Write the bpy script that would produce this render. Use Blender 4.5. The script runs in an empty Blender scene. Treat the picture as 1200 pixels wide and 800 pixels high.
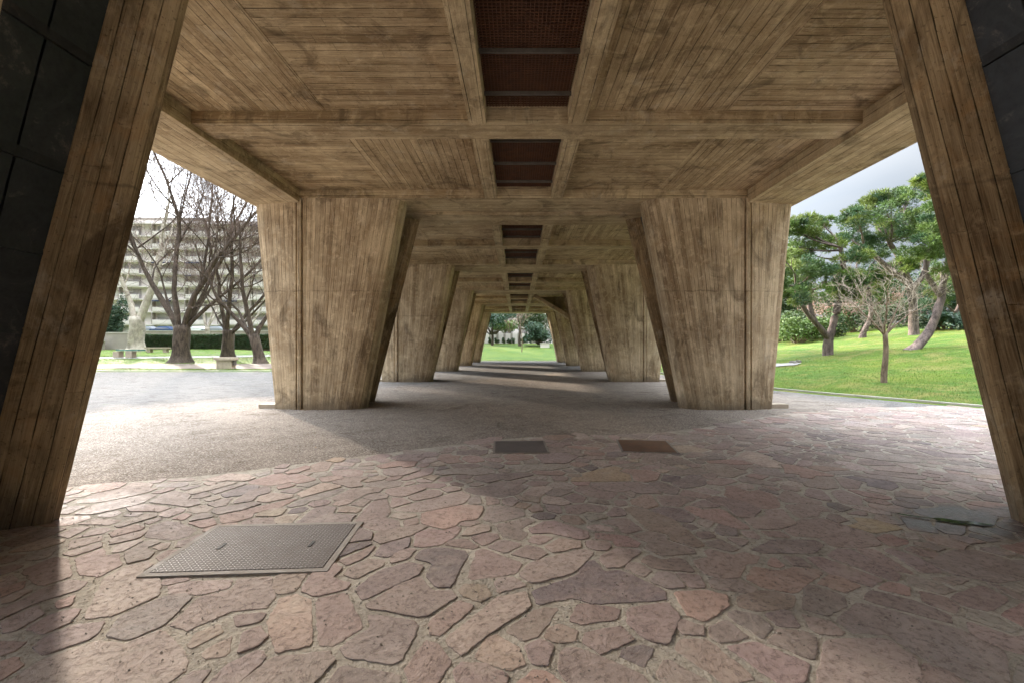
import bpy, math, random
from mathutils import Vector, noise
PI = math.pi
R = random.Random(7)
scene = bpy.context.scene
COL = scene.collection
H = 1.6            # eye height
F = 514.0          # focal length in 1200-px pixels
AX = 0.17          # building axis

# ------------------------------------------------------------------ materials
class N:
    def __init__(s, name):
        s.m = bpy.data.materials.new(name); s.m.use_nodes = True
        s.t = s.m.node_tree; s.t.nodes.clear()
        s.out = s.n('ShaderNodeOutputMaterial'); s.b = s.n('ShaderNodeBsdfPrincipled')
        s.t.links.new(s.b.outputs[0], s.out.inputs[0])
    def n(s, typ, **k):
        o = s.t.nodes.new(typ)
        for a, v in k.items(): setattr(o, a, v)
        return o
    def put(s, sock, v):
        if isinstance(v, bpy.types.NodeSocket): s.t.links.new(v, sock)
        elif v is not None:
            if isinstance(v, (tuple, list)) and len(v) == 3 and sock.type == 'RGBA': v = (*v, 1)
            sock.default_value = v
    def math(s, op, a, b=None, c=None, clamp=False):
        o = s.n('ShaderNodeMath', operation=op, use_clamp=clamp)
        s.put(o.inputs[0], a)
        if b is not None: s.put(o.inputs[1], b)
        if c is not None: s.put(o.inputs[2], c)
        return o.outputs[0]
    def ramp(s, v, a, b, c=0.0, d=1.0, smooth=False):
        o = s.n('ShaderNodeMapRange', clamp=True, interpolation_type='SMOOTHSTEP' if smooth else 'LINEAR')
        s.put(o.inputs['Value'], v)
        for k, x in zip(('From Min', 'From Max', 'To Min', 'To Max'), (a, b, c, d)): s.put(o.inputs[k], x)
        return o.outputs[0]
    def mix(s, f, a, b, mode='MIX'):
        o = s.n('ShaderNodeMix', data_type='RGBA', blend_type=mode, clamp_factor=True)
        s.put(o.inputs[0], f); s.put(o.inputs[6], a); s.put(o.inputs[7], b)
        return o.outputs[2]
    def xyz(s, x=0.0, y=0.0, z=0.0):
        o = s.n('ShaderNodeCombineXYZ')
        s.put(o.inputs[0], x); s.put(o.inputs[1], y); s.put(o.inputs[2], z); return o.outputs[0]
    def sep(s, v):
        o = s.n('ShaderNodeSeparateXYZ'); s.put(o.inputs[0], v); return o.outputs
    def noise(s, vec, scale, detail=3, rough=.55, dist=0.0):
        o = s.n('ShaderNodeTexNoise'); s.put(o.inputs['Vector'], vec)
        s.put(o.inputs['Scale'], scale); s.put(o.inputs['Detail'], detail)
        s.put(o.inputs['Roughness'], rough); s.put(o.inputs['Distortion'], dist)
        return o.outputs[0]
    def vor(s, vec, scale, feature='F1', out=0):
        o = s.n('ShaderNodeTexVoronoi', feature=feature); s.put(o.inputs['Vector'], vec)
        s.put(o.inputs['Scale'], scale); return o.outputs[out]
    def hash(s, vec):
        o = s.n('ShaderNodeTexWhiteNoise', noise_dimensions='3D'); s.put(o.inputs[0], vec); return o.outputs[0]
    def coord(s, w='Object'):
        return s.n('ShaderNodeTexCoord').outputs[w]
    def attr(s, name='Col', o=0):
        return s.n('ShaderNodeAttribute', attribute_name=name).outputs[o]
    def vscale(s, v, k):
        o = s.n('ShaderNodeVectorMath', operation='MULTIPLY'); s.put(o.inputs[0], v); s.put(o.inputs[1], k); return o.outputs[0]
    def bump(s, h, dist=.01, strength=1.0, normal=None):
        o = s.n('ShaderNodeBump'); s.put(o.inputs['Height'], h)
        s.put(o.inputs['Distance'], dist); s.put(o.inputs['Strength'], strength)
        if normal is not None: s.put(o.inputs['Normal'], normal)
        return o.outputs[0]
    def done(s, color, rough=.8, normal=None, spec=.5, metal=0.0):
        s.put(s.b.inputs['Base Color'], color); s.put(s.b.inputs['Roughness'], rough)
        s.put(s.b.inputs['Specular IOR Level'], spec); s.put(s.b.inputs['Metallic'], metal)
        if normal is not None: s.put(s.b.inputs['Normal'], normal)
        return s.m

def mat_board(name, light, dark, width=.14, length=2.9, stain=.75, warm=(.30, .185, .085), contrast=1.0, pour=False):
    s = N(name)
    uv = s.sep(s.coord('UV')); u, v = uv[0], uv[1]
    rnd = s.n('ShaderNodeObjectInfo').outputs['Random']
    rv = s.math('MULTIPLY', rnd, 37.0)
    # wobble of the board edges
    wob = s.noise(s.xyz(s.math('MULTIPLY', u, 1.1), s.math('MULTIPLY', v, 1.5), rv), 1.0, 2)
    v2 = s.math('MULTIPLY_ADD', wob, .022, v)
    q = s.math('DIVIDE', v2, width)
    idx = s.math('FLOOR', q); fr = s.math('FRACT', q)
    hb = s.hash(s.xyz(idx, rv, 1.3))
    uo = s.math('MULTIPLY_ADD', hb, length, u)
    seg = s.math('FLOOR', s.math('DIVIDE', uo, length)); fu = s.math('FRACT', s.math('DIVIDE', uo, length))
    hs = s.hash(s.xyz(idx, seg, s.math('ADD', rv, 5.1)))
    hs2 = s.hash(s.xyz(idx, seg, s.math('ADD', rv, 9.7)))
    edge = s.math('MINIMUM', fr, s.math('SUBTRACT', 1.0, fr))          # 0 at joint
    jn = s.noise(s.xyz(s.math('MULTIPLY', u, 3.0), s.math('MULTIPLY', v, 3.0), rv), 1.0, 3)
    jw = s.ramp(jn, .35, .65, .012, .05)
    joint = s.math('SUBTRACT', 1.0, s.math('DIVIDE', edge, jw, clamp=True))
    eu = s.math('MULTIPLY', s.math('MINIMUM', fu, s.math('SUBTRACT', 1.0, fu)), length)
    jend = s.math('SUBTRACT', 1.0, s.math('DIVIDE', eu, .008, clamp=True))
    joint = s.math('MAXIMUM', joint, s.math('MULTIPLY', jend, .30))
    gv = s.xyz(s.math('MULTIPLY', u, 1.3), s.math('MULTIPLY', v, 34.0), s.math('MULTIPLY_ADD', hs, 20.0, rv))
    grain = s.noise(gv, 1.0, 3, .65, .5)
    gv2 = s.xyz(s.math('MULTIPLY', u, 5.0), s.math('MULTIPLY', v, 110.0), s.math('MULTIPLY_ADD', hs, 20.0, rv))
    fine = s.noise(gv2, 1.0, 2, .6)
    ob = s.coord('Object')
    big = s.noise(ob, .6, 3, .6, .3)
    med = s.noise(ob, 2.3, 4, .65, .8)
    spk = s.noise(ob, 30.0, 2, .7)
    streak = s.noise(s.xyz(s.math('MULTIPLY', u, .35), s.math('MULTIPLY', v, 5.0), rv), 1.0, 4, .6)
    t = s.math('MULTIPLY_ADD', hb, .30 * contrast, .20)
    t = s.math('ADD', t, s.math('MULTIPLY', hs, .10 * contrast))
    t = s.math('ADD', t, s.math('MULTIPLY', s.math('SUBTRACT', grain, .5), 1.2 * contrast))
    t = s.math('ADD', t, s.math('MULTIPLY', s.math('SUBTRACT', fine, .5), 1.0 * contrast))
    t = s.math('ADD', t, s.math('MULTIPLY', s.math('SUBTRACT', big, .46), 1.7))
    t = s.math('ADD', t, s.math('MULTIPLY', s.math('SUBTRACT', streak, .5), 1.4 * contrast), clamp=True)
    c = s.mix(t, dark, light)
    c = s.mix(s.ramp(med, .50, .74, 0, stain, True), c, s.mix(.55, c, warm))
    c = s.mix(s.ramp(hs2, .82, 1.0, 0, .22), c, s.mix(.5, c, warm))
    c = s.mix(s.ramp(s.noise(ob, 5.5, 4, .7, .5), .50, .72, 0, .5, True), c, tuple(min(1, x * 1.12) for x in light))
    # drips and dark blotches
    bl = s.noise(s.vscale(ob, (1.0, 1.0, .5)), 1.5, 5, .72, 1.0)
    c = s.mix(s.ramp(bl, .50, .68, 0, .62, True), c, (dark[0]*.42, dark[1]*.42, dark[2]*.42))
    dr = s.noise(s.xyz(s.math('MULTIPLY', u, .22), s.math('MULTIPLY', v, 3.4), s.math('ADD', rv, 3.0)), 1.0, 4, .7)
    c = s.mix(s.ramp(dr, .56, .74, 0, .34), c, (dark[0]*.45, dark[1]*.42, dark[2]*.40))
    mn = s.noise(s.vscale(ob, (1, 1, .6)), 2.9, 5, .75)
    c = s.mix(s.ramp(mn, .56, .72, 0, .36), c, (.60, .52, .40))
    if pour:
        for zz in (3.05,):
            dz = s.math('ABSOLUTE', s.math('SUBTRACT', s.math('ADD', u, s.math('MULTIPLY', s.math('SUBTRACT', med, .5), .12)), zz))
            c = s.mix(s.math('MULTIPLY', s.ramp(dz, .004, .022, .42, 0), s.ramp(jn, .35, .6, .1, 1)), c, (.04, .03, .02))
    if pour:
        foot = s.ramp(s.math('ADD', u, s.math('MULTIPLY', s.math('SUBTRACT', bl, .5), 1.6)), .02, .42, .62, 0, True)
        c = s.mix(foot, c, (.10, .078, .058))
    c = s.mix(s.ramp(spk, .60, .74, 0, .55), c, (dark[0]*.35, dark[1]*.33, dark[2]*.3))
    c = s.mix(s.math('MULTIPLY', joint, s.ramp(jn, .34, .64, .25, .95)), c, (.022, .016, .010))
    h = s.math('MULTIPLY', hb, .8)
    h = s.math('ADD', h, s.math('MULTIPLY', grain, .55))
    h = s.math('ADD', h, s.math('MULTIPLY', fine, .16))
    h = s.math('ADD', h, s.math('MULTIPLY', spk, .12))
    h = s.math('SUBTRACT', h, s.math('MULTIPLY', joint, .9))
    return s.done(c, .86, s.bump(h, .018, 1.0), spec=.2)

def mat_simple(name, col, rough=.7, scale=6.0, var=.35, bump=0.004, metal=0.0, spec=.4, fine=40.0):
    s = N(name); ob = s.coord('Object')
    a = s.noise(ob, scale, 5, .6); b = s.noise(ob, fine, 3, .6)
    d = tuple(c * (1 - var) for c in col); l = tuple(min(1, c * (1 + var)) for c in col)
    c = s.mix(s.ramp(a, .3, .7), d, l)
    c = s.mix(s.ramp(b, .35, .75, 0, .35), c, tuple(x * .55 for x in col))
    return s.done(c, s.ramp(a, .3, .7, rough * .85, min(1, rough * 1.12)), s.bump(s.math('ADD', a, s.math('MULTIPLY', b, .5)), bump, .8), spec, metal)

def mat_leaf(name, trans=.25):
    s = N(name); c = s.attr('Col')
    n = s.noise(s.coord('Object'), 1.2, 3)
    c = s.mix(s.ramp(n, .3, .7, 0, .4), c, s.mix(.6, c, (.13, .13, .03)))
    s.done(c, .55, spec=.35)
    tr = s.n('ShaderNodeBsdfTranslucent'); s.put(tr.inputs[0], c)
    mx = s.n('ShaderNodeMixShader'); mx.inputs[0].default_value = trans
    s.t.links.new(s.b.outputs[0], mx.inputs[1]); s.t.links.new(tr.outputs[0], mx.inputs[2])
    s.t.links.new(mx.outputs[0], s.out.inputs[0])
    return s.m

M = {}
M['board_soffit'] = mat_board('board_marked_soffit', (.62, .475, .29), (.235, .157, .082), .15, 2.6)
M['board_beam'] = mat_board('board_marked_beam', (.65, .51, .32), (.265, .185, .102), .19, 2.4, stain=.6, contrast=.85)
M['board_pier'] = mat_board('board_marked_pier', (.69, .55, .365), (.255, .178, .105), .095, 3.3, contrast=.95, pour=True)
M['board_fin'] = mat_board('board_marked_fin', (.43, .31, .175), (.12, .075, .036), .13, 4.9, pour=True, warm=(.36, .19, .07))

def mat_panel():
    s = N('black_painted_steel'); ob = s.coord('Object')
    a = s.noise(ob, 2.2, 6, .7, 1.0); b = s.noise(ob, 18.0, 4, .7)
    c = s.mix(s.ramp(a, .4, .75), (.008, .009, .010), (.026, .026, .028))
    c = s.mix(s.math('MULTIPLY', s.ramp(a, .54, .66), s.ramp(b, .48, .66)), c, (.11, .085, .075))
    return s.done(c, s.ramp(b, .3, .7, .42, .7), s.bump(b, .003, .6), .4)
M['panel'] = mat_panel()

def mat_stone():
    s = N('cleft_sandstone'); ob = s.coord('Object'); col = s.attr('Col')
    rid = s.attr('Tone', 2)
    off = s.xyz(s.math('MULTIPLY', rid, 50.0), s.math('MULTIPLY', rid, 31.0), 0.0)
    v = s.n('ShaderNodeVectorMath', operation='ADD'); s.put(v.inputs[0], ob); s.put(v.inputs[1], off); p = v.outputs[0]
    # stretch each stone's cleft in its own direction
    rot = s.n('ShaderNodeVectorRotate', rotation_type='Z_AXIS'); s.put(rot.inputs[0], p)
    s.put(rot.inputs['Angle'], s.math('MULTIPLY', rid, 6.28))
    ps = s.vscale(rot.outputs[0], (1.0, 1.7, 1.0))
    big = s.noise(ps, 1.6, 5, .6, .5)
    st = s.noise(ps, 4.0, 6, .62, .9)
    fine = s.noise(p, 26.0, 5, .7)
    grit = s.noise(p, 150.0, 3, .7)
    # terraces of split layers
    q = s.math('MULTIPLY', st, 9.0); fl = s.math('FLOOR', q); fr = s.math('FRACT', q)
    ter = s.math('DIVIDE', s.math('ADD', fl, s.ramp(fr, .0, .35, 0, 1, True)), 9.0)
    lip = s.ramp(fr, .0, .13, 1, 0)
    c = s.mix(s.ramp(big, .32, .68, 0, .75), s.mix(.55, col, (.21, .15, .135)), col)
    c = s.mix(s.ramp(st, .45, .75, 0, .55), c, s.mix(.6, c, (.56, .44, .38)))
    c = s.mix(s.ramp(fine, .50, .70, 0, .72), c, (.11, .08, .072))
    c = s.mix(s.ramp(grit, .55, .75, 0, .65), c, (.52, .44, .38))
    c = s.mix(s.math('MULTIPLY', lip, s.ramp(fine, .38, .55, 0, .75)), c, (.05, .035, .032))
    dust = s.noise(ob, 3.1, 5, .65)
    c = s.mix(s.ramp(dust, .52, .78, 0, .6, True), c, (.45, .385, .32))
    # damp places beside the feet of the near piers
    o2 = s.sep(ob)
    def spot(cx, cy, rx, ry):
        a = s.math('POWER', s.math('DIVIDE', s.math('SUBTRACT', o2[0], cx), rx), 2)
        b = s.math('POWER', s.math('DIVIDE', s.math('SUBTRACT', o2[1], cy), ry), 2)
        d = s.math('ADD', s.math('SQRT', s.math('ADD', a, b)), s.math('MULTIPLY', s.math('SUBTRACT', s.noise(ob, 1.7, 4, .6), .5), 1.5))
        return s.ramp(d, .75, 1.1, 1, 0, True)
    wet = s.math('MAXIMUM', spot(4.3, 4.0, 1.0, .42), s.math('MULTIPLY', spot(-4.2, 4.35, .6, .45), .3))
    wet = s.math('MAXIMUM', wet, s.math('MULTIPLY', spot(8.5, 7.0, 4.5, 1.6), .35))
    wet = s.math('MULTIPLY', wet, s.ramp(dust, .35, .6, 1.0, .55))
    c = s.mix(s.math('MULTIPLY', wet, .82), c, (.035, .024, .022))
    rough = s.math('SUBTRACT', s.ramp(fine, .3, .7, .72, .95), s.math('MULTIPLY', wet, .5))
    h = s.math('ADD', s.math('MULTIPLY', ter, .55), s.math('MULTIPLY', big, .55))
    h = s.math('ADD', h, s.math('MULTIPLY', fine, .42)); h = s.math('ADD', h, s.math('MULTIPLY', grit, .035))
    return s.done(c, rough, s.bump(h, .017, 1.0), s.math('MULTIPLY_ADD', wet, .12, .14))
M['stone'] = mat_stone()

def mat_mortar():
    s = N('crumbly_mortar'); ob = s.coord('Object')
    a = s.noise(ob, 2.0, 5, .6); b = s.noise(ob, 22.0, 5, .7); g = s.noise(ob, 60.0, 3, .8); g2 = s.noise(ob, 110, 3, .7)
    c = s.mix(s.ramp(a, .3, .7), (.30, .27, .225), (.54, .485, .41))
    c = s.mix(s.ramp(b, .5, .72, 0, .8), c, (.10, .08, .065))
    c = s.mix(s.ramp(g2, .55, .8, 0, .7), c, (.5, .44, .37))
    h = s.math('ADD', b, s.math('MULTIPLY', g, .5))
    return s.done(c, .95, s.bump(h, .022, 1.0), .1)
M['mortar'] = mat_mortar()

def mat_gravel():
    s = N('rolled_fine_gravel'); ob = s.coord('Object')
    o = s.sep(ob)
    a = s.noise(ob, .28, 5, .6, .6); b = s.noise(ob, 1.9, 6, .65, .8); g = s.vor(ob, 70.0)
    gc = s.n('ShaderNodeTexVoronoi'); s.put(gc.inputs['Vector'], ob); s.put(gc.inputs['Scale'], 70.0)
    hue = s.sep(gc.outputs['Color'])[0]
    g2 = s.noise(ob, 28.0, 4, .75)
    c = s.mix(s.ramp(b, .3, .7), (.135, .11, .09), (.25, .21, .174))
    c = s.mix(s.ramp(hue, .0, 1.0, 0, .75), c, s.mix(hue, (.06, .052, .045), (.56, .50, .44)))
    c = s.mix(s.ramp(g2, .55, .75, 0, .6), c, (.07, .055, .045))
    # greyer worn asphalt out towards the lawns
    wob = s.math('MULTIPLY', s.math('SUBTRACT', a, .5), 9.0)
    left = s.ramp(s.math('ADD', s.math('ADD', s.math('MULTIPLY', o[0], -1.0), s.math('MULTIPLY', s.math('SUBTRACT', o[1], 13.0), .75)), wob), 7.0, 10.5, 0, 1, True)
    right = s.ramp(s.math('ADD', o[0], wob), 7.5, 10.0, 0, 1, True)
    grey = s.math('MAXIMUM', left, right)
    cg = s.mix(s.ramp(b, .3, .7), (.072, .071, .071), (.125, .122, .12))
    cg = s.mix(s.ramp(hue, 0, 1, 0, .45), cg, s.mix(hue, (.05, .05, .05), (.3, .3, .29)))
    c = s.mix(s.math('MULTIPLY', grey, .75), c, cg)
    wv = s.n('ShaderNodeVectorMath', operation='ADD'); s.put(wv.inputs[0], ob)
    s.put(wv.inputs[1], s.xyz(s.math('MULTIPLY', b, .5), s.math('MULTIPLY', b, .35), 0.0))
    crack = s.vor(wv.outputs[0], .30, 'DISTANCE_TO_EDGE')
    ck = s.math('MULTIPLY', s.ramp(crack, .001, .004, .5, 0), s.ramp(a, .42, .56))
    dark = s.noise(ob, .8, 6, .7, 1.6)
    c = s.mix(s.ramp(dark, .52, .72, 0, .5, True), c, (.075, .056, .042))
    c = s.mix(ck, c, (.045, .037, .03))
    moss = s.noise(ob, .9, 4, .6)
    m2 = s.math('MULTIPLY', s.ramp(moss, .66, .74, 0, 1), s.ramp(g2, .45, .6))
    c = s.mix(s.math('MULTIPLY', m2, grey), c, (.16, .20, .06))
    rough = s.math('SUBTRACT', s.ramp(b, .3, .7, .78, .96), s.math('MULTIPLY', grey, .12))
    h = s.math('ADD', s.math('MULTIPLY', g, -.9), s.math('MULTIPLY', g2, .6))
    return s.done(c, rough, s.bump(h, .006, .7), 0.0)
M['gravel'] = mat_gravel()

def mat_grass(name, a, b, dry, dryamt=.3):
    s = N(name); ob = s.coord('Object')
    n1 = s.noise(ob, .35, 5, .6, .5); n2 = s.noise(ob, 3.0, 5, .65); n3 = s.noise(ob, 45.0, 4, .75); n4 = s.noise(ob, .8, 6, .68, .8)
    c = s.mix(s.ramp(n2, .3, .7), a, b)
    c = s.mix(s.ramp(n1, .42, .68, 0, .7), c, (b[0]*1.6, b[1]*1.12, b[2]*.9))
    c = s.mix(s.ramp(n4, .70 - dryamt, .80 - dryamt * .6, 0, .85), c, dry)
    c = s.mix(s.ramp(n3, .42, .72, 0, .85), c, (a[0]*.35, a[1]*.35, a[2]*.35))
    return s.done(c, .85, s.bump(s.math('ADD', s.math('MULTIPLY', n3, 1.0), s.math('MULTIPLY', n2, 2.0)), .06, 1.0), .25)
M['lawn'] = mat_grass('mown_lawn', (.05, .122, .010), (.125, .22, .018), (.29, .25, .07), .24)
M['lawn_left'] = mat_grass('worn_lawn', (.06, .13, .010), (.13, .22, .022), (.21, .165, .115), .22)
M['lawn_far'] = mat_grass('bright_lawn', (.045, .10, .008), (.09, .155, .016), (.19, .21, .05), .02)
M['blade'] = mat_leaf('grass_blade', .35)
M['leaf'] = mat_leaf('leaf', .22)
M['needle'] = mat_leaf('pine_needle', .18)

def mat_bark(name, a, b, scale=(5, 5, 1.2)):
    s = N(name); ob = s.coord('Object'); v = s.vscale(ob, scale)
    n = s.noise(v, 1.6, 6, .7, .6); n2 = s.noise(ob, 1.3, 4, .6)
    c = s.mix(s.ramp(n, .35, .65), a, b)
    c = s.mix(s.ramp(n2, .5, .7, 0, .4), c, tuple(x * 1.4 for x in b))
    return s.done(c, .9, s.bump(n, .05, 1.0), .2)
M['bark_dark'] = mat_bark('dark_plane_bark', (.035, .027, .02), (.13, .10, .076))
M['bark_pale'] = mat_bark('pale_plane_bark', (.22, .19, .15), (.45, .40, .32), (1.5, 1.5, .8))
M['bark_pine'] = mat_bark('pine_bark', (.06, .045, .04), (.21, .16, .14))
M['bark_sap'] = mat_bark('sapling_bark', (.10, .07, .05), (.28, .21, .15))
M['twig'] = mat_simple('dry_twig', (.38, .31, .24), .85, 3, .25)
M['twig_dark'] = mat_simple('dark_twig', (.17, .122, .095), .85, 3, .3)
M['twig_pink'] = mat_simple('reddish_twig', (.36, .22, .19), .85, 3, .3)
M['white_wall'] = mat_simple('white_render', (.70, .635, .585), .8, .5, .08)
M['beige_wall'] = mat_simple('beige_render', (.33, .29, .245), .85, 1.0, .15)
M['glass'] = mat_simple('window_glass', (.32, .29, .27), .5, .2, .3, 0.0, 0, .6)
M['blind'] = mat_simple('roller_blind', (.45, .42, .38), .7, .5, .15)
M['navy'] = mat_simple('navy_awning', (.035, .05, .10), .8, .5, .2)
M['block'] = mat_simple('cast_stone', (.40, .33, .25), .9, 3, .25, .01)
M['rock'] = mat_simple('grey_rock', (.16, .145, .12), .9, 5, .35, .03)
M['kerb'] = mat_simple('kerb_stone', (.50, .46, .40), .9, 2, .2, .01)
M['frame'] = mat_simple('cover_surround', (.24, .21, .18), .85, 4, .25, .008)
M['green_paint'] = mat_simple('green_paint', (.06, .17, .13), .5, 3, .2)
M['path'] = mat_simple('pale_path', (.26, .24, .22), .9, 1.2, .15, .01)
M['dirt'] = mat_simple('bare_soil', (.17, .13, .098), .95, 1.5, .25, .02)
M['steel_dark'] = mat_simple('dark_steel', (.12, .10, .092), .75, 4, .3, .004, .2)
M['bar'] = mat_simple('grey_steel_bar', (.13, .11, .09), .55, 4, .3, .002, .3)
M['rust'] = mat_simple('rusted_plate', (.135, .075, .045), .8, 5, .4, .004)
M['grate'] = mat_simple('red_lead_grating', (.12, .052, .026), .75, 6, .35, .002)
M['shaft'] = mat_simple('duct_lining', (.065, .03, .018), .9, 2, .4, .004)
M['car_white'] = mat_simple('white_car_paint', (.75, .75, .76), .3, .5, .05, 0, 0, .6)
M['car_grey'] = mat_simple('grey_car_paint', (.30, .32, .35), .3, .5, .05, 0, .3, .6)
M['car_blue'] = mat_simple('blue_car_paint', (.05, .09, .2), .3, .5, .05, 0, .3, .6)
M['rubber'] = mat_simple('rubber', (.02, .02, .02), .8)

def mat_tread():
    s = N('tread_plate'); o = s.sep(s.coord('UV'))
    P = .030
    u = s.math('DIVIDE', o[0], P); v = s.math('DIVIDE', o[1], P)
    fu, fv = s.math('SUBTRACT', s.math('FRACT', u), .5), s.math('SUBTRACT', s.math('FRACT', v), .5)
    par = s.math('MODULO', s.math('ADD', s.math('FLOOR', u), s.math('FLOOR', v)), 2.0)
    par = s.math('ABSOLUTE', par)
    sg = s.math('MULTIPLY_ADD', par, 2.0, -1.0)
    p = s.math('MULTIPLY', s.math('ADD', fu, s.math('MULTIPLY', fv, sg)), .707)
    q = s.math('MULTIPLY', s.math('SUBTRACT', fu, s.math('MULTIPLY', fv, sg)), .707)
    d = s.math('SQRT', s.math('ADD', s.math('POWER', s.math('DIVIDE', p, .46), 2), s.math('POWER', s.math('DIVIDE', q, .16), 2)))
    loz = s.ramp(d, .7, 1.05, 1, 0, True)
    ob = s.coord('Object'); n = s.noise(ob, 5, 5, .65); n2 = s.noise(ob, 60, 3)
    c = s.mix(s.ramp(n, .3, .7), (.075, .064, .06), (.135, .118, .11))
    c = s.mix(s.math('MULTIPLY', loz, .85), c, (.27, .245, .235))
    c = s.mix(s.ramp(n, .45, .62, 0, .5), c, (.07, .055, .048))
    c = s.mix(s.ramp(n2, .55, .75, 0, .5), c, (.10, .06, .04))
    return s.done(c, s.ramp(loz, 0, 1, .8, .55), s.bump(loz, .004, 1.0), .2, .1)
M['tread'] = mat_tread()

def mat_water():
    s = N('shallow_water')
    s.done((.035, .03, .028), .03, spec=.6)
    return s.m
M['water'] = mat_water()

# ------------------------------------------------------------------ mesh builder
class MB:
    def __init__(s): s.v, s.f, s.uv, s.c, s.tn = [], [], [], [], []
    def face(s, pts, g=None, uv=None, col=None, tone=0.0, cols=None):
        i = len(s.v); s.v.extend(tuple(p) for p in pts); n = len(pts)
        s.f.append(tuple(range(i, i + n)))
        if uv is None:
            a, b, c = Vector(pts[0]), Vector(pts[1]), Vector(pts[2])
            nn = (b - a).cross(c - a)
            if nn.length < 1e-12: nn = Vector((0, 0, 1))
            nn.normalize()
            G = Vector(g) if g is not None else (b - a if (b - a).length > (c - b).length else c - b)
            G = G - nn * G.dot(nn)
            if G.length < 1e-3:
                G = (b - a if (b - a).length > (c - b).length else c - b).copy()
            G.normalize(); V = nn.cross(G)
            uv = [(Vector(p).dot(G), Vector(p).dot(V)) for p in pts]
        s.uv.extend(uv)
        s.c.extend(cols if cols else [col or (1, 1, 1)] * n)
        s.tn.extend([tone] * n)
    def box(s, x0, x1, y0, y1, z0, z1, g=None, skip='', col=None):
        P = lambda x, y, z: (x, y, z)
        F_ = {'b': [(x0,y0,z0),(x0,y1,z0),(x1,y1,z0),(x1,y0,z0)], 't': [(x0,y0,z1),(x1,y0,z1),(x1,y1,z1),(x0,y1,z1)],
              'f': [(x0,y0,z0),(x1,y0,z0),(x1,y0,z1),(x0,y0,z1)], 'k': [(x1,y1,z0),(x0,y1,z0),(x0,y1,z1),(x1,y1,z1)],
              'l': [(x0,y1,z0),(x0,y0,z0),(x0,y0,z1),(x0,y1,z1)], 'r': [(x1,y0,z0),(x1,y1,z0),(x1,y1,z1),(x1,y0,z1)]}
        for k, p in F_.items():
            if k not in skip: s.face(p, g, col=col)
        return s
    def bar(s, a, b, w, h, g=None):
        a, b = Vector(a), Vector(b); d = (b - a).normalized()
        side = d.cross(Vector((0, 0, 1)))
        if side.length < 1e-4: side = Vector((1, 0, 0))
        side.normalize(); up = side.cross(d)
        c = [(-w/2, -h/2), (w/2, -h/2), (w/2, h/2), (-w/2, h/2)]
        A = [a + side * x + up * y for x, y in c]; B = [b + side * x + up * y for x, y in c]
        for i in range(4):
            j = (i + 1) % 4; s.face([A[i], A[j], B[j], B[i]], d)
        s.face(A[::-1]); s.face(B)
        return s
    def tube(s, pts, rad, n=6, cap=True, col=None):
        pts = [Vector(p) for p in pts]; rings = []
        ref = Vector((.31, .17, .93)).normalized()
        base = len(s.v)
        for i, p in enumerate(pts):
            d = (pts[min(i + 1, len(pts) - 1)] - pts[max(i - 1, 0)])
            if d.length < 1e-6: d = Vector((0, 0, 1))
            d.normalize(); a = d.cross(ref)
            if a.length < .05: a = d.cross(Vector((1, 0, 0)))
            a.normalize(); b = d.cross(a)
            for k in range(n):
                t = 2 * PI * k / n; rk = rad[i]
                if n >= 7 and i < len(pts): rk *= 1 + .30 * noise.noise(Vector((math.cos(t)*2.1, math.sin(t)*2.1, p.z*.9 + p.x*.3)))
                s.v.append(tuple(p + (a * math.cos(t) + b * math.sin(t)) * rk))
        for i in range(len(pts) - 1):
            for k in range(n):
                k2 = (k + 1) % n
                s.f.append((base + i*n + k, base + i*n + k2, base + (i+1)*n + k2, base + (i+1)*n + k))
                s.uv.extend([(0, 0)] * 4); s.c.extend([col or (1, 1, 1)] * 4); s.tn.extend([0.0] * 4)
        if cap:
            s.f.append(tuple(base + (len(pts)-1)*n + k for k in range(n)))
            s.uv.extend([(0, 0)] * n); s.c.extend([col or (1, 1, 1)] * n); s.tn.extend([0.0] * n)
        return s
    def build(s, name, mat, parent=None, smooth=False, loc=None):
        me = bpy.data.meshes.new(name); me.from_pydata(s.v, [], s.f)
        uvl = me.uv_layers.new(name='UVMap'); uvl.data.foreach_set('uv', [x for t in s.uv for x in t])
        ca = me.color_attributes.new('Col', 'FLOAT_COLOR', 'CORNER')
        ca.data.foreach_set('color', [x for t in s.c for x in (t[0], t[1], t[2], 1.0)])
        ta = me.attributes.new('Tone', 'FLOAT', 'CORNER'); ta.data.foreach_set('value', s.tn)
        me.materials.append(mat)
        if smooth: me.polygons.foreach_set('use_smooth', [True] * len(me.polygons))
        me.update()
        o = bpy.data.objects.new(name, me); COL.objects.link(o)
        if parent is not None:
            o.parent = parent
        if loc is not None: o.location = loc
        return o

def tag(o, label=None, cat=None, group=None, kind=None):
    if label: o['label'] = label
    if cat: o['category'] = cat
    if group: o['group'] = group
    if kind: o['kind'] = kind
    return o
def empty(name, loc=(0, 0, 0), rz=0, label=None, cat=None, group=None):
    o = bpy.data.objects.new(name, None); COL.objects.link(o)
    o.location = loc; o.rotation_euler = (0, 0, rz); o.empty_display_size = .3
    return tag(o, label, cat, group)
def kids(o): return [c for c in bpy.data.objects if c.parent == o]
def copy_tree(o, parent=None):
    c = o.copy(); COL.objects.link(c)
    if parent is not None: c.parent = parent
    for ch in kids(o): copy_tree(ch, c)
    return c
def world_at(px, py, Y):      # world point seen at a photo pixel, at depth Y
    return Vector(((px - 606) / F * Y, Y, H + (407 - py) / F * Y))

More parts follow.
